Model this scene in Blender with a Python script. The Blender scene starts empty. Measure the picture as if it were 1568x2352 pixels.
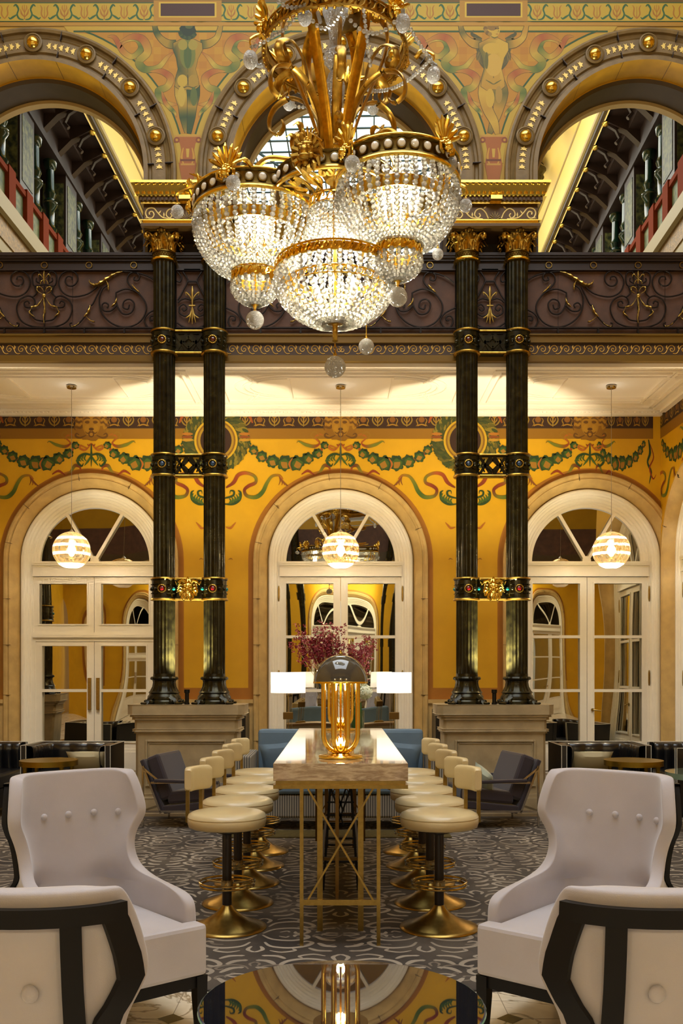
import bpy, math, random
from mathutils import Vector, Matrix
R = math.radians; PI = math.pi; sin = math.sin; cos = math.cos
random.seed(7)
sc = bpy.context.scene; COL = sc.collection
# ---------------------------------------------------------------- camera, world, exposure
F = 2200.0; VX = 782.0; VY = 1543.0; CH = 1.5
cam = bpy.data.cameras.new('camera'); camo = bpy.data.objects.new('camera', cam); COL.objects.link(camo)
camo.location = (0, 0, CH); camo.rotation_euler = (R(90), 0, 0)
cam.sensor_fit = 'HORIZONTAL'; cam.sensor_width = 36; cam.lens = 36*F/1568
cam.shift_x = (784-VX)/1568; cam.shift_y = (VY-1176)/1568; cam.clip_start = .05; cam.clip_end = 120
sc.camera = camo
w = bpy.data.worlds.new('world'); sc.world = w; w.use_nodes = True
w.node_tree.nodes['Background'].inputs[0].default_value = (1, .87, .68, 1)
w.node_tree.nodes['Background'].inputs[1].default_value = .35
sc.view_settings.view_transform = 'Standard'; sc.view_settings.look = 'None'
sc.view_settings.gamma = 1; sc.view_settings.use_curve_mapping = False; sc.view_settings.exposure = 0.75
sc.cycles.use_denoising = True
sc.cycles.max_bounces = 8; sc.cycles.diffuse_bounces = 3; sc.cycles.glossy_bounces = 4
sc.cycles.transmission_bounces = 6; sc.cycles.transparent_max_bounces = 24
sc.cycles.caustics_reflective = False; sc.cycles.caustics_refractive = False
sc.cycles.sample_clamp_indirect = 4; sc.cycles.use_adaptive_sampling = True; sc.cycles.adaptive_threshold = .02

def lamp(name, kind, loc, power, col=(1, .78, .48), size=.1, rot=None, spot=None, sy=None):
    l = bpy.data.lights.new(name, kind); l.energy = power; l.color = col
    o = bpy.data.objects.new(name, l); o.location = loc; COL.objects.link(o)
    if kind in ('POINT', 'SPOT'): l.shadow_soft_size = size
    if kind == 'AREA':
        l.size = size
        if sy: l.shape = 'RECTANGLE'; l.size_y = sy
    if rot: o.rotation_euler = rot
    if spot: l.spot_size = R(spot); l.spot_blend = .7
    return o
WARM = (1, .90, .60); SOFT = (1, .94, .80)
# daylight through the hall's glass roof (over the camera), and through the roof of the reflected hall built beyond the arches
lamp('skylight_daylight', 'AREA', (0, 4.0, 10.9), 400, (1, .97, .92), 8, None, None, 9)
lamp('far_roof_daylight', 'AREA', (.6, 19, 11.7), 380, (1, .93, .78), 5, None, None, 9)

def lin(c):
    return tuple(((x/255)/12.92 if x/255 <= .04045 else ((x/255+.055)/1.055)**2.4) for x in c[:3])
MATS = {}
def mat(name, col, rough=.5, metal=0, spec=.5, noise=0, nscale=8, bump=0, bscale=60, sheen=0, emit=None, es=0, coat=0, col2=None, stretch=None):
    """principled material; noise mixes towards col2 (or a darker tint) as the thing's own colour variation"""
    if name in MATS: return MATS[name]
    m = bpy.data.materials.new(name); m.use_nodes = True; nt = m.node_tree; b = nt.nodes['Principled BSDF']
    c = lin(col); b.inputs['Base Color'].default_value = (*c, 1)
    b.inputs['Roughness'].default_value = rough; b.inputs['Metallic'].default_value = metal
    b.inputs['Specular IOR Level'].default_value = spec
    if sheen: b.inputs['Sheen Weight'].default_value = sheen; b.inputs['Sheen Roughness'].default_value = .4
    if coat: b.inputs['Coat Weight'].default_value = coat; b.inputs['Coat Roughness'].default_value = .05
    if emit: b.inputs['Emission Color'].default_value = (*lin(emit), 1); b.inputs['Emission Strength'].default_value = es
    if noise or bump:
        tc = nt.nodes.new('ShaderNodeTexCoord'); mp = nt.nodes.new('ShaderNodeMapping'); nt.links.new(tc.outputs['Object'], mp.inputs[0])
        if stretch: mp.inputs['Scale'].default_value = stretch
    if noise:
        n = nt.nodes.new('ShaderNodeTexNoise'); n.inputs['Scale'].default_value = nscale; n.inputs['Detail'].default_value = 6
        nt.links.new(mp.outputs[0], n.inputs['Vector'])
        rp = nt.nodes.new('ShaderNodeValToRGB'); rp.color_ramp.elements[0].position = .35; rp.color_ramp.elements[1].position = .7
        c2 = lin(col2) if col2 else tuple(x*(1-noise) for x in c)
        rp.color_ramp.elements[0].color = (*c2, 1); rp.color_ramp.elements[1].color = (*c, 1)
        nt.links.new(n.outputs['Fac'], rp.inputs[0]); nt.links.new(rp.outputs[0], b.inputs['Base Color'])
    if bump:
        n2 = nt.nodes.new('ShaderNodeTexNoise'); n2.inputs['Scale'].default_value = bscale; n2.inputs['Detail'].default_value = 3
        nt.links.new(mp.outputs[0], n2.inputs['Vector'])
        bp = nt.nodes.new('ShaderNodeBump'); bp.inputs['Strength'].default_value = bump; bp.inputs['Distance'].default_value = .01
        nt.links.new(n2.outputs['Fac'], bp.inputs['Height']); nt.links.new(bp.outputs[0], b.inputs['Normal'])
    MATS[name] = m; return m

class MB:
    """mesh builder: collects shapes, then links them as ONE object"""
    def __init__(s): s.v = []; s.f = []; s.m = []; s.c = []; s.sm = []; s.M = None
    def add(s, vs, fs, mi=0, col=None, smooth=False):
        o = len(s.v)
        if s.M is not None: vs = [tuple(s.M @ Vector(p)) for p in vs]
        s.v += [tuple(p) for p in vs]
        for f in fs: s.f.append([i+o for i in f]); s.m.append(mi); s.c.append(col); s.sm.append(smooth)
        return s
    def box(s, x0, x1, y0, y1, z0, z1, mi=0, col=None):
        v = [(x, y, z) for x in (x0, x1) for y in (y0, y1) for z in (z0, z1)]
        return s.add(v, [(0,1,3,2),(4,6,7,5),(0,4,5,1),(2,3,7,6),(0,2,6,4),(1,5,7,3)], mi, col)
    def lathe(s, prof, c=(0,0,0), n=24, mi=0, axis='z', flute=None, caps=True, smooth=True, col=None):
        vs = []; fs = []; k = len(prof)
        for i in range(n):
            a = 2*PI*i/n
            for (r, z) in prof:
                rr = r*(flute(a, z) if flute else 1)
                p = (rr*cos(a), rr*sin(a), z)
                if axis == 'y': p = (p[0], p[2], p[1])
                if axis == 'x': p = (p[2], p[0], p[1])
                vs.append((p[0]+c[0], p[1]+c[1], p[2]+c[2]))
        for i in range(n):
            j = (i+1) % n
            for q in range(k-1): fs.append((i*k+q, j*k+q, j*k+q+1, i*k+q+1))
        if caps:
            if prof[0][0] > 1e-4: fs.append([i*k for i in range(n)][::-1])
            if prof[-1][0] > 1e-4: fs.append([i*k+k-1 for i in range(n)])
        return s.add(vs, fs, mi, col, smooth)
    def ball(s, c, r, n=12, m=8, sq=(1,1,1), mi=0, smooth=True, col=None):
        vs = [(c[0], c[1], c[2]-r*sq[2])]; fs = []
        for j in range(1, m):
            t = -PI/2+PI*j/m
            for i in range(n):
                a = 2*PI*i/n; vs.append((c[0]+r*sq[0]*cos(t)*cos(a), c[1]+r*sq[1]*cos(t)*sin(a), c[2]+r*sq[2]*sin(t)))
        vs.append((c[0], c[1], c[2]+r*sq[2])); L = len(vs)-1
        for i in range(n):
            j = (i+1) % n
            fs.append((0, 1+j, 1+i)); fs.append((L, L-n+i, L-n+j))
            for q in range(m-2): fs.append((1+q*n+i, 1+q*n+j, 1+(q+1)*n+j, 1+(q+1)*n+i))
        return s.add(vs, fs, mi, col, smooth)
    def tube(s, pts, r, n=8, mi=0, closed=False, smooth=True, flat=None, up=None, col=None):
        """r number or list; flat=(a,b) scales the two cross axes"""
        P = [Vector(p) for p in pts]; k = len(P); rs = r if isinstance(r, (list, tuple)) else [r]*k
        vs = []; fs = []; prev = None
        for i in range(k):
            if closed: t = P[(i+1) % k]-P[(i-1) % k]
            else: t = P[min(i+1, k-1)]-P[max(i-1, 0)]
            if t.length < 1e-9: t = Vector((0,0,1))
            t.normalize()
            if up is not None: a = Vector(up)-t*t.dot(Vector(up))
            elif prev is None: a = Vector((0,0,1))-t*t.z if abs(t.z) < .9 else Vector((1,0,0))-t*t.x
            else: a = prev-t*prev.dot(t)
            if a.length < 1e-6: a = t.orthogonal()
            a.normalize(); prev = a; b = t.cross(a)
            fa, fb = flat or (1, 1)
            for q in range(n):
                an = 2*PI*q/n+ (PI/n if n == 4 else 0); vs.append(P[i]+a*(rs[i]*fa*cos(an))+b*(rs[i]*fb*sin(an)))
        for i in range(k if closed else k-1):
            j = (i+1) % k
            for q in range(n):
                z = (q+1) % n; fs.append((i*n+q, i*n+z, j*n+z, j*n+q))
        if not closed: fs.append(list(range(n))[::-1]); fs.append([(k-1)*n+q for q in range(n)])
        return s.add(vs, fs, mi, col, smooth)
    def bar(s, a, b, w, d=None, mi=0, up=(0,0,1)):
        """square bar between two points"""
        a = Vector(a); b = Vector(b); t = (b-a).normalized(); u = Vector(up)
        if abs(t.dot(u)) > .98: u = Vector((0,1,0))
        x = t.cross(u).normalized(); y = t.cross(x).normalized(); d = d or w
        vs = [p+x*i*w/2+y*j*d/2 for p in (a, b) for i, j in ((-1,-1),(1,-1),(1,1),(-1,1))]
        return s.add(vs, [(0,1,2,3),(7,6,5,4),(0,4,5,1),(1,5,6,2),(2,6,7,3),(3,7,4,0)], mi)
    def prism(s, poly, y0, y1, mi=0, ax='y', smooth=False, col=None):
        n = len(poly)
        def P(u, v, y): return (u, y, v) if ax == 'y' else ((u, v, y) if ax == 'z' else (y, u, v))
        vs = [P(u, v, y0) for u, v in poly]+[P(u, v, y1) for u, v in poly]
        fs = [list(range(n)), list(range(n, 2*n))[::-1]]+[(i, (i+1) % n, n+(i+1) % n, n+i) for i in range(n)]
        return s.add(vs, fs, mi, col, smooth)
    def arch(s, cx, cz, prof, zb, n=36, mi=0, ax='y', smooth=False, wrap=None):
        """sweep profile [(r,y)...] up a leg from zb, round a half circle, down the other leg"""
        st = [(1, zb, 0)]+[(None, i*PI/n, 0) for i in range(n+1)]+[(-1, zb, 0)]
        vs = []; fs = []; k = len(prof)
        for a, b, _ in st:
            for r, y in prof:
                if a is None: p = (cx+r*cos(b), y, cz+r*sin(b))
                else: p = (cx+a*r, y, b)
                if ax == 'x': p = (p[1], p[0], p[2])
                vs.append(p)
        for i in range(len(st)-1):
            if i in (0, len(st)-2) and zb >= cz-1e-6: continue
            for q in range(k-1): fs.append((i*k+q, (i+1)*k+q, (i+1)*k+q+1, i*k+q+1))
        return s.add(vs, fs, mi, None, smooth)
    def grid(s, rows, mi=0, smooth=True, closed_u=False, col=None):
        n = len(rows[0]); fs = []
        for i in range(len(rows)-1):
            for j in range(n if closed_u else n-1):
                k = (j+1) % n; fs.append((i*n+j, i*n+k, (i+1)*n+k, (i+1)*n+j))
        return s.add([p for r in rows for p in r], fs, mi, col, smooth)
    def build(s, name, mats, parent=None, bevel=0, sub=0, solid=0, loc=None, angle=35, offset=0, fix=False):
        me = bpy.data.meshes.new(name); me.from_pydata(s.v, [], s.f)
        mats = mats if isinstance(mats, (list, tuple)) else [mats]
        for m in mats: me.materials.append(m)
        me.polygons.foreach_set('material_index', s.m); me.polygons.foreach_set('use_smooth', s.sm)
        if any(c is not None for c in s.c):
            at = me.color_attributes.new('Col', 'FLOAT_COLOR', 'CORNER'); buf = []
            for f, c in zip(s.f, s.c):
                if c and isinstance(c[0], (list, tuple)): 
                    for q in range(len(f)): buf += [*c[q % len(c)][:3], 1]
                else: buf += [*(c or (1,1,1))[:3], 1]*len(f)
            at.data.foreach_set('color', buf)
        if any(s.sm): me.set_sharp_from_angle(angle=R(angle))
        if fix:
            import bmesh; bm = bmesh.new(); bm.from_mesh(me); bmesh.ops.recalc_face_normals(bm, faces=bm.faces); bm.to_mesh(me); bm.free()
        me.update()
        o = bpy.data.objects.new(name, me); COL.objects.link(o)
        if parent: o.parent = parent
        if loc: o.location = loc
        if solid: md = o.modifiers.new('s', 'SOLIDIFY'); md.thickness = solid; md.offset = offset
        if bevel: md = o.modifiers.new('b', 'BEVEL'); md.width = bevel; md.segments = 2; md.limit_method = 'ANGLE'; md.angle_limit = R(40)
        if sub: md = o.modifiers.new('u', 'SUBSURF'); md.levels = sub; md.render_levels = sub
        return o
def empty(name, loc=(0,0,0), rz=0, label=None, cat=None, group=None, kind=None, parent=None):
    o = bpy.data.objects.new(name, None); COL.objects.link(o); o.location = loc; o.rotation_euler = (0,0,rz)
    if parent: o.parent = parent
    return tag(o, label, cat, group, kind)
def tag(o, label=None, cat=None, group=None, kind=None):
    if label: o['label'] = label
    if cat: o['category'] = cat
    if group: o['group'] = group
    if kind: o['kind'] = kind
    return o
def st(o): o['kind'] = 'structure'; return o
KIDS = {}
def copy_tree(o, loc=None, rz=None, label=None, parent=None, sx=None, over=None):
    c = o.copy(); COL.objects.link(c)
    if parent: c.parent = parent; c.matrix_parent_inverse = o.matrix_parent_inverse
    for ch in [x for x in bpy.data.objects if x.parent == o]: copy_tree(ch, parent=c)
    if loc is not None: c.location = loc
    if rz is not None: c.rotation_euler = (0,0,rz)
    if label: c['label'] = label
    return c
def PX(x, y, Y): return ((x-VX)*Y/F, CH+(VY-y)*Y/F)
def lerp(a, b, t): return a+(b-a)*t
def spline(pts, n=8, closed=False):
    """Catmull-Rom through points of any dimension"""
    P = [Vector(p) for p in pts]; k = len(P); out = []
    for i in range(k if closed else k-1):
        if closed: a, b, c, d = P[i-1], P[i], P[(i+1) % k], P[(i+2) % k]
        else: a, b, c, d = P[max(i-1,0)], P[i], P[i+1], P[min(i+2,k-1)]
        for q in range(n):
            t = q/n; out.append(.5*((2*b)+(c-a)*t+(2*a-5*b+4*c-d)*t*t+(3*b-a-3*c+d)*t*t*t))
    if not closed: out.append(P[-1])
    return [tuple(p) for p in out]
def spiral(cx, cy, r0, r1, a0, turns, n=28):
    return [(cx+lerp(r0, r1, i/n)*cos(a0+turns*2*PI*i/n), cy+lerp(r0, r1, i/n)*sin(a0+turns*2*PI*i/n)) for i in range(n+1)]

# ---------------------------------------------------------------- materials
YEL = mat('yellow_wall_paint', (214,162,14), .55, noise=.12, nscale=3)
OCH = mat('ochre_band_paint', (166,106,22), .6, noise=.15, nscale=5)
STONE = mat('warm_limestone', (204,170,106), .5, noise=.22, nscale=7, bump=.15, bscale=40)
PSTONE = mat('pedestal_stone', (176,156,118), .42, noise=.25, nscale=6, bump=.1, bscale=50)
ARCHST = mat('arch_stone', (126,102,58), .55, noise=.3, nscale=9, bump=.2, bscale=30)
GYEL = mat('gilded_soffit', (206,156,36), .45, noise=.2, nscale=6)
DKOL = mat('dark_olive_paint_and_shade', (74,56,24), .5, noise=.2)
WHT = mat('white_door_paint', (244,236,218), .35, noise=.04)
PLAS = mat('ceiling_plaster', (250,242,232), .6)
GOLD = mat('polished_gold', (240,202,92), .2, 1)
OGOLD = mat('old_gilding', (206,164,70), .32, 1, noise=.5, nscale=25)
DGOLD = mat('dark_gilt_bronze', (128,104,48), .36, 1, noise=.5, nscale=20)
BRONZE = mat('green_black_bronze', (56,52,28), .26, .55, noise=.5, nscale=14, col2=(24,22,13))
IRON = mat('wrought_iron', (34,26,20), .42, .6)
RUST = mat('leather_brown_panel', (92,60,40), .7, noise=.45, nscale=5, bump=.1)
GOLDP = mat('gold_paint', (206,160,66), .4, .35)
DKRED = mat('dark_maroon_paint', (62,28,20), .6)
BRASS = mat('brushed_brass', (176,146,78), .3, 1, noise=.2, nscale=40)
BLACKW = mat('black_stained_wood', (15,11,9), .5, 0, .25, noise=.4, nscale=10, stretch=(1,1,.1))
def paint_mat(name, rough=.6):
    m = bpy.data.materials.new(name); m.use_nodes = True; nt = m.node_tree; b = nt.nodes['Principled BSDF']
    a = nt.nodes.new('ShaderNodeAttribute'); a.attribute_name = 'Col'; nt.links.new(a.outputs['Color'], b.inputs['Base Color'])
    b.inputs['Roughness'].default_value = rough; return m
PAINT = paint_mat('mural_paint')
def mirror_mat(name, col=(.62,.60,.52), wav=.05, sc_=1.6):
    m = bpy.data.materials.new(name); m.use_nodes = True; nt = m.node_tree; b = nt.nodes['Principled BSDF']
    b.inputs['Base Color'].default_value = (*col, 1); b.inputs['Metallic'].default_value = 1; b.inputs['Roughness'].default_value = .01
    tc = nt.nodes.new('ShaderNodeTexCoord'); mp = nt.nodes.new('ShaderNodeMapping'); mp.inputs['Scale'].default_value = (1,1,.35)
    n = nt.nodes.new('ShaderNodeTexNoise'); n.inputs['Scale'].default_value = sc_; n.inputs['Detail'].default_value = 0
    bp = nt.nodes.new('ShaderNodeBump'); bp.inputs['Strength'].default_value = wav; bp.inputs['Distance'].default_value = .3
    nt.links.new(tc.outputs['Object'], mp.inputs[0]); nt.links.new(mp.outputs[0], n.inputs['Vector'])
    nt.links.new(n.outputs['Fac'], bp.inputs['Height']); nt.links.new(bp.outputs[0], b.inputs['Normal']); return m
MIRR = mirror_mat('old_mirror_glass')
def glass_like(name, tint, t=.7, rough=.0):
    """clear shell that lets lamp light pass: transparent + sharp gloss"""
    m = bpy.data.materials.new(name); m.use_nodes = True; nt = m.node_tree; nt.nodes.remove(nt.nodes['Principled BSDF'])
    tr = nt.nodes.new('ShaderNodeBsdfTransparent'); tr.inputs[0].default_value = (*tint, 1)
    gl = nt.nodes.new('ShaderNodeBsdfGlossy'); gl.inputs['Roughness'].default_value = rough; gl.inputs[0].default_value = (*[min(1, x*1.2) for x in tint], 1)
    fr = nt.nodes.new('ShaderNodeLayerWeight'); fr.inputs[0].default_value = 1-t
    mx = nt.nodes.new('ShaderNodeMixShader'); nt.links.new(fr.outputs['Facing'], mx.inputs[0])
    nt.links.new(tr.outputs[0], mx.inputs[1]); nt.links.new(gl.outputs[0], mx.inputs[2])
    nt.links.new(mx.outputs[0], nt.nodes['Material Output'].inputs[0]); return m
def crystal_mat(name, tint=(1,.95,.82), tl=.38):
    m = bpy.data.materials.new(name); m.use_nodes = True; nt = m.node_tree; nt.nodes.remove(nt.nodes['Principled BSDF'])
    tr = nt.nodes.new('ShaderNodeBsdfTransparent'); tr.inputs[0].default_value = (*[x*.92 for x in tint], 1)
    gl = nt.nodes.new('ShaderNodeBsdfGlossy'); gl.inputs['Roughness'].default_value = .06
    tt = nt.nodes.new('ShaderNodeBsdfTranslucent'); tt.inputs[0].default_value = (*tint, 1)
    df = nt.nodes.new('ShaderNodeBsdfDiffuse'); df.inputs[0].default_value = (*tint, 1)
    a = nt.nodes.new('ShaderNodeMixShader'); a.inputs[0].default_value = .45; b = nt.nodes.new('ShaderNodeMixShader'); b.inputs[0].default_value = tl
    fr = nt.nodes.new('ShaderNodeLayerWeight'); fr.inputs[0].default_value = .45; c = nt.nodes.new('ShaderNodeMixShader')
    nt.links.new(tt.outputs[0], a.inputs[1]); nt.links.new(df.outputs[0], a.inputs[2])
    nt.links.new(tr.outputs[0], b.inputs[1]); nt.links.new(a.outputs[0], b.inputs[2])
    nt.links.new(fr.outputs['Fresnel'], c.inputs[0]); nt.links.new(b.outputs[0], c.inputs[1]); nt.links.new(gl.outputs[0], c.inputs[2])
    nt.links.new(c.outputs[0], nt.nodes['Material Output'].inputs[0]); return m
CRYS = crystal_mat('cut_crystal', (1,.97,.88), .42)
CRYSD = mat('cut_crystal_disc', (244,240,228), .08, 0, coat=1)
def crackle_glass():
    m = bpy.data.materials.new('crackled_glass_ball'); m.use_nodes = True; nt = m.node_tree; nt.nodes.remove(nt.nodes['Principled BSDF']); N = nt.nodes.new; L = nt.links.new
    g = N('ShaderNodeBsdfGlass'); g.inputs['IOR'].default_value = 1.35; g.inputs['Roughness'].default_value = .02; t = N('ShaderNodeBsdfTranslucent'); d = N('ShaderNodeBsdfDiffuse')
    for q in (t, d): q.inputs[0].default_value = (1,.98,.92,1)
    v = N('ShaderNodeTexVoronoi'); v.feature = 'DISTANCE_TO_EDGE'; v.inputs['Scale'].default_value = 70; tc = N('ShaderNodeTexCoord'); L(tc.outputs['Object'], v.inputs['Vector'])
    b = N('ShaderNodeBump'); b.inputs['Strength'].default_value = .8; b.inputs['Distance'].default_value = .02; L(v.outputs['Distance'], b.inputs['Height']); L(b.outputs[0], g.inputs['Normal'])
    a = N('ShaderNodeMixShader'); a.inputs[0].default_value = .5; c = N('ShaderNodeMixShader'); c.inputs[0].default_value = .4
    L(t.outputs[0], a.inputs[1]); L(d.outputs[0], a.inputs[2]); L(g.outputs[0], c.inputs[1]); L(a.outputs[0], c.inputs[2]); L(c.outputs[0], nt.nodes['Material Output'].inputs[0]); return m
CRYSB = crackle_glass()
BULBD = mat('dim_filament_bulb', (255,230,180), .4, emit=(255,226,160), es=5)
BULB = mat('glowing_bulb', (255,230,180), .4, emit=(255,236,190), es=11)
# ================================================================ SETTING
FLOORM = mat('polished_brown_stone_floor', (104,84,58), .25, noise=.3, nscale=4)
# marble tiles with dark cabochons (procedural)
def marble_floor():
    m = bpy.data.materials.new('veined_marble_tiles'); m.use_nodes = True; nt = m.node_tree; b = nt.nodes['Principled BSDF']; N = nt.nodes.new; L = nt.links.new
    tc = N('ShaderNodeTexCoord'); n = N('ShaderNodeTexNoise'); n.inputs['Scale'].default_value = 2.2; n.inputs['Detail'].default_value = 8; n.inputs['Distortion'].default_value = 1.6
    L(tc.outputs['Object'], n.inputs['Vector'])
    r = N('ShaderNodeValToRGB'); e = r.color_ramp; e.elements[0].position = .40; e.elements[0].color = (*lin((232,218,190)),1)
    e.elements[1].position = .60; e.elements[1].color = (*lin((226,210,180)),1)
    for p, c in ((.48,(240,228,204)), (.50,(150,132,104)), (.52,(236,222,196))):
        q = e.elements.new(p); q.color = (*lin(c),1)
    L(n.outputs['Fac'], r.inputs[0]); L(r.outputs[0], b.inputs['Base Color']); b.inputs['Roughness'].default_value = .16
    return m
mb = MB(); mb.box(-9, 9, -8, 4.7, -.1, 0)
for k in range(-12, 13):       # joints
    mb.box(.733*k-.0015, .733*k+.0015, -8, 4.7, 0, .0006, 1)
for k in range(-16, 1): mb.box(-9, 9, 4.14+.733*k-.0015, 4.14+.733*k+.0015, 0, .0006, 1)
for i in range(-12, 13):
    for k in range(-8, 1):
        x = .733*i; y = 4.14+.733*k; d = .058; mb.prism([(x-d,y),(x,y-d),(x+d,y),(x,y+d)], 0, .0014, 2, 'z')
st(mb.build('floor', [marble_floor(), mat('tile_joint',(140,124,98)), mat('dark_cabochon',(70,62,40),.2)]))
mb = MB(); mb.box(-9, 9, 4.7, 12.9, -.1, 0); st(mb.build('floor_aisle', FLOORM))

# -------- wall with arched holes in a plane y=Y0 facing -y
def holed_wall(mb, Y0, bays, Rh, cz, zb, zt, x0, x1, mi=0, n=36, ax='y'):
    def P(x, z): return (x, Y0, z) if ax == 'y' else (Y0, x, z)
    edges = [x0]
    for i, c in enumerate(bays):
        for a, b in ((edges[-1], c-Rh),):
            if b > a: mb.add([P(a,zb),P(b,zb),P(b,zt),P(a,zt)], [(0,1,2,3)], mi)
        pts = [(c-Rh*cos(PI*k/n), cz+Rh*sin(PI*k/n)) for k in range(n+1)]
        for k in range(n):
            (a, z1), (b, z2) = pts[k], pts[k+1]
            mb.add([P(a,z1),P(b,z2),P(b,zt),P(a,zt)], [(0,1,2,3)], mi)
        edges.append(c+Rh)
    if x1 > edges[-1]: mb.add([P(edges[-1],zb),P(x1,zb),P(x1,zt),P(edges[-1],zt)], [(0,1,2,3)], mi)

# ---------------------------------------------------------------- back wall with its arched doors
BY = 12.5; BAY = 3.25; DCZ = 2.95
bays = [-6.5, -BAY, 0, BAY]
def arch_stone(mb, c, ax='y', Y0=BY, s=1):
    mb.arch(c, DCZ, [(1.205, Y0-.003*s), (1.136, Y0-.003*s)], 1.15, mi=1, ax=ax)
    mb.arch(c, DCZ, [(1.136, Y0), (1.136, Y0-.05*s), (1.125, Y0-.058*s), (1.10, Y0-.058*s), (1.085, Y0-.04*s), (1.07, Y0-.04*s)], 0, mi=2, ax=ax, smooth=True)
    mb.arch(c, DCZ, [(1.07, Y0-.04*s), (1.06,Y0-.05*s), (1.05,Y0-.04*s), (1.04, Y0-.02*s), (1.015, Y0+.0*s), (.985, Y0+.04*s), (.965, Y0+.09*s), (.955, Y0+.12*s), (.94, Y0+.12*s)], 0, mi=2, ax=ax, smooth=True)
    # joints
    for a in (22, 62, 98, 140, 168):
        u, v = cos(R(a)), sin(R(a))
        for r_, d_ in ((1.07, .062),):
            p = [(c+1.045*u, DCZ+1.045*v), (c+1.134*u, DCZ+1.134*v)]; t = .0025
            q = [(p[0][0]-t*v, p[0][1]+t*u), (p[1][0]-t*v, p[1][1]+t*u), (p[1][0]+t*v, p[1][1]-t*u), (p[0][0]+t*v, p[0][1]-t*u)]
            mb.prism(q, Y0-.06*s, Y0-.02*s, 3, 'y' if ax == 'y' else 'x')
    for z in (.6, 1.2, 1.85, 2.45):
        for sx in (-1, 1):
            for a, b in ((1.045, 1.137),):
                x0, x1 = sorted((c+sx*a, c+sx*b))
                if ax == 'y': mb.box(x0, x1, Y0-.06, Y0-.02, z-.002, z+.002, 3)
def dado(mb, x0, x1, Y0=BY):
    if x1-x0 < .1: return
    mb.box(x0, x1, Y0-.03, Y0, 0, 1.12, 2); mb.box(x0, x1, Y0-.06, Y0, 1.09, 1.14, 2); mb.box(x0, x1, Y0-.05, Y0, 0, .2, 2)
    if x1-x0 > .5: 
        mb.box(x0+.1, x1-.1, Y0-.036, Y0-.02, .3, .98, 3); mb.box(x0+.125, x1-.125, Y0-.04, Y0-.02, .325, .955, 2)
mb = MB(); holed_wall(mb, BY, bays, 1.13, DCZ, 0, 4.93, -8, 4.176)
for c in bays: arch_stone(mb, c)
xs = [-8]+[v for c in bays for v in (c-1.137, c+1.137)]+[4.176]
for a, b in zip(xs[::2], xs[1::2]):
    dado(mb, a, b)
    if b-a > .5:  # ochre border and sunny panel between the arches
        mb.box(a, b, BY-.002, BY, 1.14, 1.29, 1)
wall_back = st(mb.build('wall_back', [YEL, OCH, STONE, DKOL]))

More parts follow.
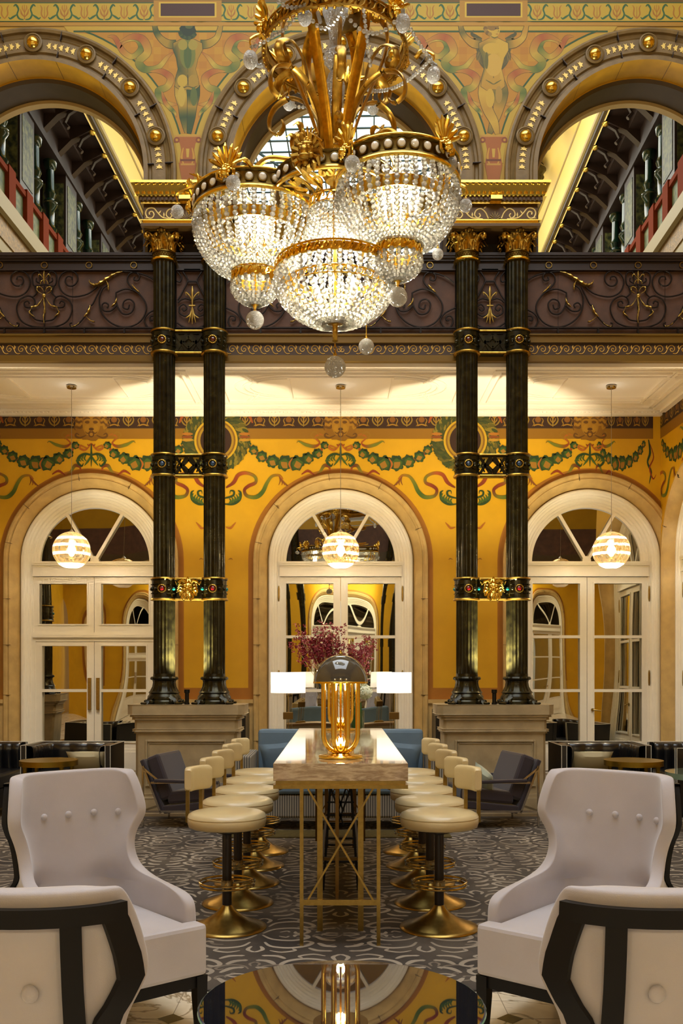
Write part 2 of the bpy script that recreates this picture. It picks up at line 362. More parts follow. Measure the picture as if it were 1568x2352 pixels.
# doors
def frame_rect(mb, x0, x1, z0, z1, w, y0, y1, mi=0, wt=None, wb=None):
    wt = w if wt is None else wt; wb = w if wb is None else wb
    mb.box(x0, x0+w, y0, y1, z0, z1, mi); mb.box(x1-w, x1, y0, y1, z0, z1, mi)
    mb.box(x0+w, x1-w, y0, y1, z1-wt, z1, mi); mb.box(x0+w, x1-w, y0, y1, z0, z0+wb, mi)
DN = [0]
def make_door(c, style, axis='y', X0=None, name=None):
    DN[0] += 1; root = empty(f'door_{DN[0]}', (0,0,0), kind='structure')
    Y = BY
    f = MB()
    f.arch(0, DCZ, [(.945, Y+.12), (.945, Y+.07), (.93, Y+.06), (.905, Y+.06), (.895, Y+.08), (.875, Y+.085), (.865, Y+.1), (.84, Y+.105), (.83,Y+.13), (.80,Y+.13), (.79, Y+.15), (.765,Y+.15), (.755,Y+.17), (.72, Y+.17), (.72, Y+.26)], 0, n=48, smooth=True)
    f.box(-.80, .80, Y+.08, Y+.2, 2.755, 2.80); f.box(-.80, .80, Y+.1, Y+.2, 2.80, 2.90); f.box(-.80, .80, Y+.07, Y+.2, 2.90, 2.95); f.box(-.78,.78,Y+.06,Y+.2,2.925,2.945)
    f.build('door_frame', WHT, root, angle=25)
    sp = MB()
    for a in (60, 120): sp.bar((.02*cos(R(a)), Y+.17, DCZ+.02), (.73*cos(R(a)), Y+.17, DCZ+.73*sin(R(a))), .045, .04)
    sp.ball((0, Y+.16, DCZ+.02), .06, sq=(1,.3,1))
    sp.build('fanlight_spoke', WHT, root)
    g = MB(); n = 32; pts = [(.73*cos(PI*i/n), DCZ-.02+.73*sin(PI*i/n)) for i in range(n+1)]
    g.prism(pts, Y+.20, Y+.21); g.build('fanlight_pane', MIRR, root)
    def leaf(x0, x1, z0, z1, gx0, gx1, panes, nm, side):
        l = MB()
        l.box(x0, gx0, Y+.14, Y+.2, z0, z1); l.box(gx1, x1, Y+.14, Y+.2, z0, z1)
        zz = sorted([z0, z1]+[v for p in panes for v in p])
        for a, b in zip(zz[::2], zz[1::2]): l.box(gx0, gx1, Y+.14, Y+.2, a, b)
        for a, b in panes: frame_rect(l, gx0-.018, gx1+.018, a-.018, b+.018, .018, Y+.128, Y+.15)
        if z0 < .1:
            l.box(gx0+.02, gx1-.02, Y+.128, Y+.15, .16, panes[0][0]-.1); l.box(gx0+.06, gx1-.06, Y+.118, Y+.14, .2, panes[0][0]-.14)
        o = l.build(nm, WHT, root)
        for a, b in panes:
            q = MB(); q.box(gx0-.01, gx1+.01, Y+.18, Y+.19, a-.01, b+.01); q.build('mirror_pane', MIRR, o)
        if style == 'double' or nm == 'door_leaf':
            if style == 'push':
                h = MB(); xh = side*.055; h.box(xh-.022, xh+.022, Y+.10, Y+.13, 1.0, 1.42); h.box(xh-.01,xh+.01,Y+.12,Y+.145,1.05,1.07); h.box(xh-.01,xh+.01,Y+.12,Y+.145,1.35,1.37); h.build('push_handle', BRASS, o, bevel=.003)
            else:
                for z in (2.53, 1.42):
                    h = MB(); xh = side*.815; h.lathe([(0,z-.105),(.006,z-.1),(.01,z-.09),(.013,z-.06),(.013,z+.06),(.01,z+.09),(.006,z+.1),(0,z+.105)], (xh, Y+.125, 0), 10); h.build('brass_hinge', BRASS, o)
                if side > 0:
                    h = MB(); h.lathe([(.02,0),(.02,.03)], (.07, Y+.12, 1.0), 12, axis='y'); h.tube([(.07,Y+.1,1.0),(.09,Y+.09,1.0),(.17,Y+.09,.985)], .008); h.build('lever_handle', BRASS, o)
        return o
    for s in (-1, 1):
        if style == 'double':
            a, b = sorted((s*.003, s*.80)); c0, c1 = sorted((s*.095, s*.72))
            leaf(a, b, 0.01, 2.75, c0, c1, [(.58,1.233),(1.27,1.943),(1.98,2.665)], 'door_leaf', s)
        else:
            a, b = sorted((s*.003, s*.80)); c0, c1 = sorted((s*.095, s*.72))
            leaf(a, b, 2.02, 2.75, c0, c1, [(2.13,2.66)], 'upper_sash', s)
            a, b = sorted((s*.003, s*.77)); c0, c1 = sorted((s*.095, s*.685))
            leaf(a, b, 0.01, 1.90, c0, c1, [(.58,1.233),(1.27,1.84)], 'door_leaf', s)
    if style == 'push':
        t = MB(); t.box(-.8,.8,Y+.13,Y+.2,1.90,2.02); t.box(-.8,.8,Y+.10,Y+.2,1.95,1.99); t.build('transom_rail', WHT, root)
        t = MB(); t.box(-.8,-.77,Y+.13,Y+.2,0,1.9); t.box(.77,.8,Y+.13,Y+.2,0,1.9); t.build('door_jamb', WHT, root)
    if axis == 'x': root.rotation_euler = (0,0,R(-90)); root.location = (X0-BY, c, 0)
    else: root.location = (c, 0, 0)
    return root
make_door(-BAY, 'push'); make_door(0, 'double'); make_door(BAY, 'double')
# right end wall of the aisle, with its own arched door
WX = 4.176; RC = 11.21
mb = MB(); holed_wall(mb, WX, [RC], 1.13, DCZ, 0, 4.93, 9.9, BY, ax='x'); arch_stone(mb, RC, 'x', WX)
wall_right = st(mb.build('wall_right', [YEL, OCH, STONE, DKOL]))
d = make_door(RC, 'double', 'x', WX)

# ---------------------------------------------------------------- aisle ceiling (white plaster with mouldings)
CZ = 4.91
mb = MB(); mb.box(-8, 4.3, 10.56, 12.6, CZ, CZ+.15)
def cross(mb, x0, x1, y0, y1, w, d):  # rectangular moulding ring
    for a, b, c, e in ((x0,x1,y0,y0+w),(x0,x1,y1-w,y1),(x0,x0+w,y0+w,y1-w),(x1-w,x1,y0+w,y1-w)): mb.box(a, b, c, e, CZ-d, CZ)
for a, b, d_ in ((10.56,10.60,.05),(10.60,10.66,.03),(12.42,12.5,.08),(12.34,12.42,.05),(12.28,12.33,.025)): mb.box(-8, 4.176, a, b, CZ-d_, CZ)
for a, b, d_ in ((4.096,4.176,.08),(4.016,4.096,.05),(3.95,4.0,.025)): mb.box(a, b, 10.66, 12.3, CZ-d_, CZ)
for k in range(-160, 84):      # small leaf enrichment along the cornices
    for yy in (10.63, 12.38): mb.ball((k*.05, yy, CZ-.036-(.02 if yy > 12 else 0)), .016, 5, 3, (1.2,1,.8))
for c, h in ((-6.5,1.2), (-BAY,1.2), (0,1.2), (BAY-.0,1.2)):
    cross(mb, c-1.5, min(c+1.5,3.85), 10.82, 12.16, .035, .018); cross(mb, c-1.42, min(c+1.42,3.78), 10.90, 12.08, .02, .03)
    cross(mb, c-.62, c+.62, 11.05, 11.93, .03, .02)
    for rr, w_ in ((.42,.03),(.36,.018),(.50,.02)):
        for s in (-1, 1):
            pts = [(c+s*(.62+rr*1.3*sin(PI*i/20)), 11.49+rr*cos(PI*i/20), CZ-.005) for i in range(21)]
            mb.tube(pts, w_/2, 6)
    for s in (-1, 1):
        for q in (-1, 1): mb.tube([(c+s*1.12, 11.49+q*.59, CZ-.004), (c+s*.98, 11.49+q*.2, CZ-.004)], .014, 6); mb.tube([(c+s*1.18, 11.49+q*.59, CZ-.004), (c+s*1.04, 11.49+q*.2, CZ-.004)], .01, 6)
st(mb.build('ceiling', PLAS))

# ---------------------------------------------------------------- balcony fascia
mb = MB(); FY = 10.5
mb.box(-8, 8, FY-.03, 10.56, 5.10, 5.19, 0); mb.box(-8, 8, FY, 10.56, 4.965, 5.10, 1); mb.box(-8, 8, FY-.02, 10.56, 4.90, 4.965, 0)
mb.box(-8, 8, FY-.05, FY, 5.175, 5.19, 0); mb.box(-8, 8, FY-.012, FY, 5.085, 5.10, 1)
pitch = .1285
for k in range(-33, 34):
    x = k*pitch; s = 1 if x >= 0 else -1
    if abs(x) < .01:
        for q in (-1, 1): mb.tube([(a, FY-.002, b) for a, b in spiral(q*.02, 5.03, .035, .006, PI/2, 1.2*q, 20)], [lerp(.004,.0025,i/20) for i in range(21)], 5, 2, flat=(1,.5))
        continue
    pts = [(x-s*.085, 4.99), (x-s*.06, 4.985), (x-s*.035, 5.0), (x-s*.02, 5.03), (x+s*.0, 5.065), (x+s*.03, 5.078), (x+s*.055,5.06), (x+s*.06,5.035), (x+s*.045,5.012), (x+s*.02,5.014), (x+s*.012,5.036), (x+s*.028,5.046), (x+s*.036,5.034)]
    mb.tube([(a, FY-.002, b) for a, b in spline(pts, 3)], .0042, 5, 2, flat=(1,.5))
    mb.tube([(x-s*.02,FY-.002,5.035),(x-s*.03,FY-.002,5.06),(x-s*.022,FY-.002,5.082)], [.007,.009,.001], 5, 2, flat=(1,.4))
st(mb.build('trim_balcony_fascia', [mat('olive_gilt_paint',(112,84,26),.4,.3), mat('brown_fascia_paint',(62,42,20),.5), GOLDP]))

# ---------------------------------------------------------------- upper wall with three arches
UY = 10.28; UC = [-3.28, 0, 3.28]; UZ = 6.85
UYEL = mat('golden_mural_ground', (180,140,40), .6, noise=.15, nscale=4)
mb = MB(); holed_wall(mb, UY, UC, 1.50, UZ, 6.3, 12, -4.92, 4.92)
wall_upper = st(mb.build('wall_upper', [UYEL]))
for c in UC:
    mb = MB()
    mb.arch(c, UZ, [(1.523,UY),(1.523,10.21),(1.50,10.20),(1.475,10.21),(1.465,10.235),(1.44,10.245),(1.425,10.225),(1.41,10.235),(1.285,10.235),(1.27,10.225),(1.255,10.245),(1.235,10.245),(1.225,10.215),(1.18,10.21)], 6.7, n=60, smooth=True)
    mb.arch(c, UZ, [(1.18,10.21),(1.18,10.52),(1.165,10.52)], 6.7, n=60, mi=1)
    mb.arch(c, UZ, [(1.165,10.52),(1.13,10.54),(1.13,10.86)], 6.06, n=60, mi=2)  # dark olive here puts the deeper soffit's shade into the colour
    mb.arch(c, UZ, [(1.13,10.86),(1.094,10.86),(1.094,10.95)], 6.06, n=60, mi=3)
    for a in range(0, 12):   # dark joints across the ring
        an = R(2.5+12.5+25*a/1.0) if a < 7 else None
        if an is None: continue
        an = R(28+25*a-25); u, v = cos(an), sin(an); t = .003
        if an > PI: continue
        for r0, r1, ya, yb in ((1.41,1.50,10.196,10.25), (1.225,1.29,10.205,10.25)):
            q = [(c+r0*u-t*v, UZ+r0*v+t*u), (c+r1*u-t*v, UZ+r1*v+t*u), (c+r1*u+t*v, UZ+r1*v-t*u), (c+r0*u+t*v, UZ+r0*v-t*u)]
            mb.prism(q, ya, yb, 4)
        q = [(1.177, 10.21), (1.177, 10.52)]
        p = [(c+1.179*cos(an+e), y, UZ+1.179*sin(an+e)) for e, y in ((-.002,10.21),(.002,10.21),(.002,10.52),(-.002,10.52))]; mb.add(p, [(0,1,2,3)], 4)
    # gilt leaves on the flat band
    for k in range(64):
        an = R(2+176*k/63)
        if min(abs(math.degrees(an)-d_) for d_ in (15.5,40.4,65.2,90,114.8,139.6,164.5)) < 5: continue
        u, v = cos(an), sin(an); L = .034
        base = (c+1.345*u, UZ+1.345*v); tdir = (-v, u) if an < PI/2 else (v, -u)
        def lf(pts, z=10.233):
            P = [(base[0]+tdir[0]*a+u*b, base[1]+tdir[1]*a+v*b) for a, b in pts]; mb.prism(P, z-.004, z, 5)
        lf([(-.022,0),(-.018,.014),(-.026,.036),(-.006,.022),(.004,.036),(.006,.014),(.026,0),(.006,-.014),(.004,-.036),(-.006,-.022),(-.026,-.036),(-.018,-.014)])
    o = mb.build('arch_ring', [ARCHST, GYEL, DKOL, mat('cream_edge',(196,168,110)), mat('joint_dark',(40,28,24)), mat('gilt_leaf_paint',(232,202,110),.45,.15)], wall_upper, angle=30)
    for d_ in (15.5,40.4,65.2,90,114.8,139.6,164.5):
        p = (c+1.36*cos(R(d_)), 10.22, UZ+1.36*sin(R(d_)))
        if c != 0 and (p[0]-0)*c > 0 and abs(p[0]) > 3.9: continue
        mb = MB(); prof = [(.10,0),(.10,-.014),(.085,-.022),(.076,-.012),(.068,-.012)]
        mb.lathe([(r_, y) for r_, y in prof], p, 24, 0, 'y', caps=False)
        mb.lathe([(.068,-.012),(.062,-.03),(.05,-.048),(.03,-.062),(.01,-.068),(0,-.068)], p, 20, 1, 'y', caps=False)
        mb.build('gilded_boss', [ARCHST, GOLD], o, fix=True)
# piers, entablature blocks
def acanthus(mb, p, ang, h, w_, out, mi=0, n=6, lobes=3):
    """leaf rising h from p, leaning outward by `out`, tip curling over; ang = direction it faces"""
    d = Vector((cos(ang), sin(ang), 0)); s = Vector((-sin(ang), cos(ang), 0)); rows = []
    for i in range(n+1):
        t = i/n; z = h*(1-(1-min(t,.85)/.85)**1.6) if t < .85 else h*(1-.5*(t-.85)/.15)
        o = out*(t**2.2) + (.25*out*(t-.85)/.15 if t > .85 else 0)
        ww = w_*(.55+.45*sin(PI*min(t*1.1,1)))*(1+.22*sin(lobes*2*PI*t))*(1 if t < .8 else (1.05-t)/.25)
        rows.append([Vector(p)+d*(o+.0*ww)+Vector((0,0,z))+s*(-ww/2)+d*(-.12*ww), Vector(p)+d*(o+.10*w_)+Vector((0,0,z))+s*(-ww/5), Vector(p)+d*(o+.02*w_)+Vector((0,0,z)), Vector(p)+d*(o+.10*w_)+Vector((0,0,z))+s*(ww/5), Vector(p)+d*(o)+Vector((0,0,z))+s*(ww/2)+d*(-.12*ww)])
    mb.grid([[tuple(q) for q in r] for r in rows], mi)
for cx in (-1.645, 1.645):
    mb = MB(); mb.box(cx-.545, cx+.545, 10.62, 10.95, 5.1, 6.76, 0)
    st(mb.build('pier', mat('dark_brown_pier',(44,30,16),.5), wall_upper))
    mb = MB()
    mb.box(cx-.48, cx+.48, 10.18, 10.95, 6.24, 6.27, 0); mb.box(cx-.46, cx+.46, 10.2, 10.95, 6.27, 6.30, 1)
    mb.box(cx-.455, cx+.455, 10.22, 10.95, 6.30, 6.49, 0); mb.box(cx-.49, cx+.49, 10.17, 10.95, 6.295, 6.305, 1)
    mb.box(cx-.48, cx+.48, 10.18, 10.95, 6.475, 6.50, 2)
    for k in range(22): mb.box(cx-.485+.0455*k, cx-.46+.0455*k, 10.15, 10.2, 6.505, 6.53, 0)
    mb.box(cx-.50, cx+.50, 10.17, 10.95, 6.50, 6.545, 0)
    mb.grid([[(cx-.50,10.16,6.545),(cx+.50,10.16,6.545)],[(cx-.525,10.125,6.57),(cx+.525,10.125,6.57)],[(cx-.545,10.09,6.62),(cx+.545,10.09,6.62)],[(cx-.56,10.07,6.64),(cx+.56,10.07,6.64)]], 1)
    mb.box(cx-.565, cx+.565, 10.055, 10.95, 6.64, 6.665, 1); mb.box(cx-.54,cx+.54,10.16,10.95,6.545,6.64,1)
    for k in range(17):
        x = cx-.5+.0625*k; 
        acanthus(mb, (x, 10.125, 6.55), -PI/2, .085, .058, .085, 1)
    mb.box(cx-.06, cx+.06, 10.10, 10.18, 6.49, 6.53, 1)
    # gilt scroll inlay: palmette and running scrolls
    for a in range(-3, 4):
        an = R(90+a*24); L = .085-.008*abs(a)
        mb.tube([(cx+.02*cos(an),10.217,6.325+.02*sin(an)), (cx+L*.7*cos(an),10.217,6.325+L*.7*sin(an)), (cx+L*cos(an),10.217,6.325+L*sin(an))], [.003,.009,.006], 6, 3, flat=(.3,1))
    for s in (-1, 1):
        P = [(.07,.335),(.10,.40),(.15,.44),(.20,.42),(.215,.37),(.18,.34),(.155,.365),(.17,.39)]
        Q = [(.13,.33),(.20,.335),(.26,.35),(.31,.40),(.35,.445),(.41,.44),(.435,.395),(.415,.345),(.37,.34),(.345,.375),(.365,.41),(.395,.40),(.392,.375)]
        for pth in (P, Q): mb.tube([(cx+s*a, 10.217, 6.0+b) for a, b in spline(pth, 4)], .0075, 6, 3, flat=(1,.4))
        for a, b, c_, e in ((.12,.44,.09,.465),(.24,.35,.24,.40),(.30,.38,.27,.42),(.40,.345,.44,.34)): mb.tube([(cx+s*a,10.217,6+b),(cx+s*(a+c_)/2,10.217,6+(b+e)/2),(cx+s*c_,10.217,6+e)],[.003,.01,.002],6,3,flat=(1,.4))
    mb.build('entablature_block', [mat('brown_gilt_ground',(84,60,28),.4,.3), GOLD, OGOLD, mat('pale_gilt',(222,196,120),.4,.3)], wall_upper)
# ================================================================ TWIN COLUMNS ON PEDESTALS
AY = 10.42; CXS = (-1.645, 1.645); DX = .272
def pedestal(cx, label):
    mb = MB()
    def ring(x, y0, y1, z0, z1): mb.box(cx-x, cx+x, y0, y1, z0, z1)
    def cham(x, y0, y1, z0, z1, c=.06):
        mb.prism([(cx-x,y0),(cx+x,y0),(cx+x,y0),(cx+x+c,y0+c),(cx+x+c,y1-c),(cx+x,y1),(cx-x,y1),(cx-x-c,y1-c),(cx-x-c,y0+c)], z0, z1, 0, 'z')
    cham(.56,10.13,10.72,1.045,1.15); cham(.548,10.145,10.70,1.02,1.045,.05); cham(.535,10.16,10.69,.99,1.02,.04)
    cham(.52,10.18,10.67,.89,.99,.03); cham(.535,10.16,10.69,.865,.89,.035); cham(.525,10.175,10.675,.845,.865,.03)
    cham(.51,10.19,10.66,.0,.845,.03)
    cham(.55,10.14,10.71,0,.16,.05); cham(.535,10.16,10.69,.16,.2,.04)
    frame_rect(mb, cx-.43, cx+.43, .28, .775, .022, 10.172, 10.2); frame_rect(mb, cx-.40, cx+.40, .31, .745, .012, 10.18, 10.2)
    return tag(mb.build('stone_pedestal', PSTONE, bevel=.008), label, 'pedestal')
pedestal(-1.645, 'veined stone pedestal under the left pair of dark columns'); pedestal(1.645, 'veined stone pedestal under the right pair of dark columns')
def flute(a, z): return 1-.075*abs(sin(10*a))**.7*0 - .07*(.5-.5*cos(20*a))**.5
GEMS = {'red': mat('ruby_glass',(130,14,24),.08,0,coat=1), 'blue': mat('blue_glass',(14,52,80),.08,0,coat=1), 'teal': mat('teal_glass',(10,120,110),.08,0,coat=1), 'dark': mat('garnet_glass',(70,10,12),.08,0,coat=1)}
def collar(root, z0, z1, gem, mask=False, openwork=False):
    mb = MB(); zc = (z0+z1)/2; h = (z1-z0)/2
    for s in (-1, 1):
        c = (s*DX, 0, 0)
        mb.lathe([(.118,z0),(.145,z0+.002),(.150,z0+.012),(.145,z0+.022)], c, 40, 1); mb.lathe([(.145,z1-.022),(.150,z1-.012),(.145,z1-.002),(.118,z1)], c, 40, 1)
        mb.lathe([(.145,z0+.022),(.134,z0+.035),(.134,z1-.035),(.145,z1-.022)], c, 40, 0, caps=False)
        for a in range(12):   # rosettes and studs round the drum
            an = R(a*30-90)
            if a % 3 == 0: continue
            p = (s*DX+.138*cos(an), .138*sin(an), zc); mb.ball(p, .022 if a % 3 == 1 else .018, 8, 6)
            mb.tube([(s*DX+.138*cos(an+t), .138*sin(an+t), zc+.05*sin(q)) for t, q in ((-.2,1.2),(-.05,1.57),(.15,1.2))], .008, 6)
            mb.tube([(s*DX+.138*cos(an+t), .138*sin(an+t), zc-.05*sin(q)) for t, q in ((-.2,1.2),(-.05,1.57),(.15,1.2))], .008, 6)
    for z, w_ in ((z0+.012,.012),(z1-.012,.012)): mb.tube([(-DX+.12,-.06,z),(DX-.12,-.06,z)], w_, 8, 1)
    mb.box(-DX+.11, DX-.11, -.05, .05, z0+.004, z0+.04, 0); mb.box(-DX+.11, DX-.11, -.05, .05, z1-.04, z1-.004, 0)
    if not mask:
        if not openwork: mb.box(-DX+.11, DX-.11, -.035, .05, z0+.03, z1-.03, 0)
        d = .062
        for q in range(4):
            a = [(d,0),(0,d),(-d,0),(0,-d)][q]; b = [(d,0),(0,d),(-d,0),(0,-d)][(q+1) % 4]
            mb.bar((a[0],-.05,zc+a[1]), (b[0],-.05,zc+b[1]), .016, .03); 
            mb.bar((a[0]*1.45,-.04,zc+a[1]*1.25), (b[0]*1.45,-.04,zc+b[1]*1.25), .008, .02)
        for s in (-1,1):
            mb.bar((s*.02,-.04,z1-.03),(s*.14,-.04,z0+.03),.012,.03); mb.bar((s*.02,-.04,z0+.03),(s*.14,-.04,z1-.03),.012,.03)
            if openwork: mb.tube([(s*.085+.0, -.04, zc+.07),(s*.118,-.04,zc),(s*.085,-.04,zc-.07)], .01, 6)
    else: mb.box(-DX+.11, DX-.11, .0, .05, z0+.03, z1-.03, 0)
    o = mb.build('collar', [BRONZE, OGOLD], root)
    for s in (-1, 1):
        g = MB(); c = (s*DX, -.134, zc)
        g.lathe([(.046,0),(.046,-.012),(.036,-.016),(.030,-.006)], c, 20, 0, 'y', caps=False)
        for k in range(14): g.ball((s*DX+.041*cos(k*2*PI/14), -.15, zc+.041*sin(k*2*PI/14)), .006, 6, 4, mi=0)
        g.ball((s*DX,-.142,zc), .027, 12, 8, (1,.6,1), mi=1)
        g.build('jewel', [OGOLD, GEMS[gem]], o)
        if mask:
            g = MB(); g.ball((s*(DX+.134),-.02,zc),.02,10,6,mi=0); g.build('jewel', GEMS['teal'], o)
            g = MB(); g.ball((s*(DX+.0)-s*.118,-.09,zc),.018,10,6,mi=0); g.build('jewel', GEMS['teal'], o)
    return o
def mask(root, z):
    g = MB()
    g.ball((0,-.1,z+.0), .062, 16, 12, (1,.8,1.15)); g.ball((0,-.15,z-.012), .02, 10, 8, (.8,1,1.4)); g.ball((0,-.145,z-.045), .024, 10, 6, (1.3,.8,.7))
    for s in (-1, 1):
        g.ball((s*.026,-.143,z+.012), .014, 8, 6); g.ball((s*.03,-.14,z+.03), .018, 8, 6, (1.3,.6,.6)); g.ball((s*.036,-.135,z-.02), .02, 8, 6)
        g.tube([(s*.03,-.12,z+.06),(s*.06,-.13,z+.085),(s*.095,-.11,z+.07),(s*.12,-.08,z+.045),(s*.14,-.08,z+.075)], [.018,.022,.02,.014,.004], 8)
        for k in range(4): acanthus(g, (s*(.05+.012*k), -.08, z-.02-.02*k), R(-90+s*(50-8*k)), .09-.01*k, .05, .05)
        g.tube([(s*.02,-.12,z-.06),(s*.05,-.13,z-.075),(s*.06,-.13,z-.10),(s*.035,-.14,z-.13),(s*.045,-.14,z-.155)], [.02,.02,.016,.012,.003], 8)
    for k in range(3): g.tube([((k-1)*.02,-.13,z-.055),((k-1)*.028,-.145,z-.09),((k-1)*.024,-.14,z-.13)], [.018,.016,.003], 8)
    for k in range(5): g.tube([((k-2)*.018,-.1,z+.06),((k-2)*.026,-.13,z+.085),((k-2)*.034,-.14,z+.065)], [.014,.014,.004], 6)
    g.tube([(0,-.1,z+.06),(0,-.11,z+.1),(0,-.12,z+.125)],[.02,.018,.004],8)
    return g.build('lion_mask', GOLD, root)
def capital(mb, c):
    z0 = 5.955; H = 6.25-z0
    mb.lathe([(.118,z0-.02),(.142,z0-.012),(.146,z0),(.142,z0+.012),(.122,z0+.018)], c, 32, 1)
    for k in range(24):
        a = 2*PI*k/24
        for t in (-1, 1): mb.tube([(c[0]+.121*cos(a),c[1]+.121*sin(a),z0+.02),(c[0]+.121*cos(a+t*.13),c[1]+.121*sin(a+t*.13),z0+.042),(c[0]+.121*cos(a+t*.26),c[1]+.121*sin(a+t*.26),z0+.065)], .005, 5, 0)
    mb.lathe([(.117,z0+.015),(.119,z0+.07),(.13,z0+.075),(.13,z0+.088),(.115,z0+.09),(.118,z0+.18),(.15,z0+.24),(.165,z0+.27)], c, 32, 0)
    for k in range(8): acanthus(mb, (c[0]+.118*cos(k*PI/4+PI/8), c[1]+.118*sin(k*PI/4+PI/8), z0+.085), k*PI/4+PI/8, .105, .085, .06, 2, 8)
    for k in range(8): acanthus(mb, (c[0]+.118*cos(k*PI/4), c[1]+.118*sin(k*PI/4), z0+.10), k*PI/4, .15, .08, .085, 2, 8)
    for k in range(4):
        a = k*PI/2+PI/4; d = Vector((cos(a), sin(a), 0))
        pts = [Vector(c)+d*.13+Vector((0,0,z0+.17)), Vector(c)+d*.17+Vector((0,0,z0+.235)), Vector(c)+d*.215+Vector((0,0,z0+.255)), Vector(c)+d*.245+Vector((0,0,z0+.23)), Vector(c)+d*.235+Vector((0,0,z0+.20)), Vector(c)+d*.212+Vector((0,0,z0+.205)), Vector(c)+d*.215+Vector((0,0,z0+.225))]
        mb.tube(spline([tuple(p) for p in pts], 4), [lerp(.012,.016,i/24) for i in range(25)], 8, 2, flat=(1,1.8))
        acanthus(mb, tuple(Vector(c)+d*.13+Vector((0,0,z0+.13))), a, .10, .06, .10, 2)
        b = k*PI/2
        for q in (-.35, .35):
            e = Vector((cos(b+q), sin(b+q), 0)); mb.ball(tuple(Vector(c)+e*.17+Vector((0,0,z0+.235))), .02, 8, 6, mi=2)
        e = Vector((cos(b), sin(b), 0)); mb.ball(tuple(Vector(c)+e*.185+Vector((0,0,z0+.275))), .028, 8, 8, (1,1,1.25), mi=0)
        for q in range(5): mb.ball(tuple(Vector(c)+e*.178+Vector((-e.y,e.x,0))*(.035*cos(q*PI/4))+Vector((0,0,z0+.27+.035*sin(q*PI/4)))), .014, 6, 5, mi=2)
    s = .215; pl = []
    for k in range(4):
        for t in range(6):
            a = (k*PI/2-PI/4)+t/6*PI/2; f = (1.0 if t == 0 else .80+.10*abs(t-3)/3)
            r_ = s*1.2*f if t == 0 else s/ max(abs(cos(a)), abs(sin(a)))*(.74+.08*abs(t-3)/3)
            pl.append((c[0]+r_*cos(a), c[1]+r_*sin(a)))
    mb.prism(pl, z0+.262, 6.25, 0, 'z')
def base(mb, c):
    z0 = 1.15
    mb.lathe([(.185,z0),(.188,z0+.03),(.178,z0+.045),(.182,z0+.06),(.178,z0+.085),(.165,z0+.10),(.160,z0+.115),(.17,z0+.125),(.158,z0+.14)], c, 40)
    mb.lathe([(.158,z0+.14),(.150,z0+.155),(.132,z0+.19),(.124,z0+.235),(.128,z0+.255),(.134,z0+.26)], c, 64, flute=lambda a, z: 1-.05*(.5-.5*cos(16*a)))
    mb.lathe([(.128,z0+.26),(.146,z0+.265),(.150,z0+.28),(.142,z0+.295),(.12,z0+.30),(.118,z0+.33)], c, 64, flute=lambda a, z: 1+.02*cos(24*a) if z > z0+.262 and z < z0+.296 else 1)
    for k in range(4):
        a = k*PI/2+PI/4; d = Vector((cos(a), sin(a), 0)); s = Vector((-sin(a), cos(a), 0))
        rows = []
        for i in range(7):
            t = i/6; r_ = lerp(.15,.275,t); z = z0+.115*(1-t)**1.4+.006; ww = .055*(1-.45*t)*(1+.25*sin(t*9))
            rows.append([tuple(Vector(c)+d*r_+s*ww*q+Vector((0,0,z-(.02 if abs(q) == 1 else (0 if q else -.012))))) for q in (-1,-.5,0,.5,1)])
        mb.grid(rows); mb.tube([tuple(Vector(c)+d*.265+s*q*.02+Vector((0,0,z0+.012))) for q in (-2.2,0,2.2)], .012, 6)
        for q in (-1,1): mb.ball(tuple(Vector(c)+d*.20+s*q*.05+Vector((0,0,z0+.03))), .025, 8, 6, (1,1,.9))
def twin(label):
    root = empty('twin_column', (0,0,0), label=label, cat='column', kind='thing', group=None)
    for s in (-1, 1):
        c = (s*DX, 0, 0)
        m = MB(); m.lathe([(.117,1.46),(.117,5.96)], c, 160, flute=flute, caps=False); m.build('shaft', BRONZE, root, angle=60)
        m = MB(); base(m, c); m.build('column_base', BRONZE, root)
        m = MB(); capital(m, c); m.build('capital', [DGOLD, GOLD, OGOLD], root)
    collar(root, 2.27, 2.52, 'red', True); collar(root, 3.61, 3.86, 'blue', False, True); collar(root, 4.94, 5.20, 'dark')
    mask(root, 2.40)
    return root
tc = twin('left pair of dark fluted columns with jewelled collars and gilt capitals'); tc.location = (-1.645, AY, 0)
tc2 = copy_tree(tc, (1.645, AY, 0), label='right pair of dark fluted columns with jewelled collars and gilt capitals')
copy_tree(tc, (-4.93, AY, 0), label='pair of dark fluted columns beyond the left edge, met in the door mirrors')
pedestal(-4.93, 'veined stone pedestal beyond the left edge, met in the door mirrors')
for cx, l in ((-1.645, 'left'), (1.645, 'right')):
    u = MB(); u.lathe([(.028,1.15),(.028,1.17),(.022,1.17),(.022,1.27),(.03,1.275),(.03,1.31),(.024,1.31),(.024,1.30)], (cx, AY-.16, 0), 16)
    tag(u.build('uplight', mat('black_metal',(16,16,16),.4,.5)), f'small black uplight between the bases of the {l} column pair', 'lamp')
    lamp('uplight_beam', 'SPOT', (cx, AY-.16, 1.335), 420, WARM, .03, (R(180-6), 0, 0), 100)

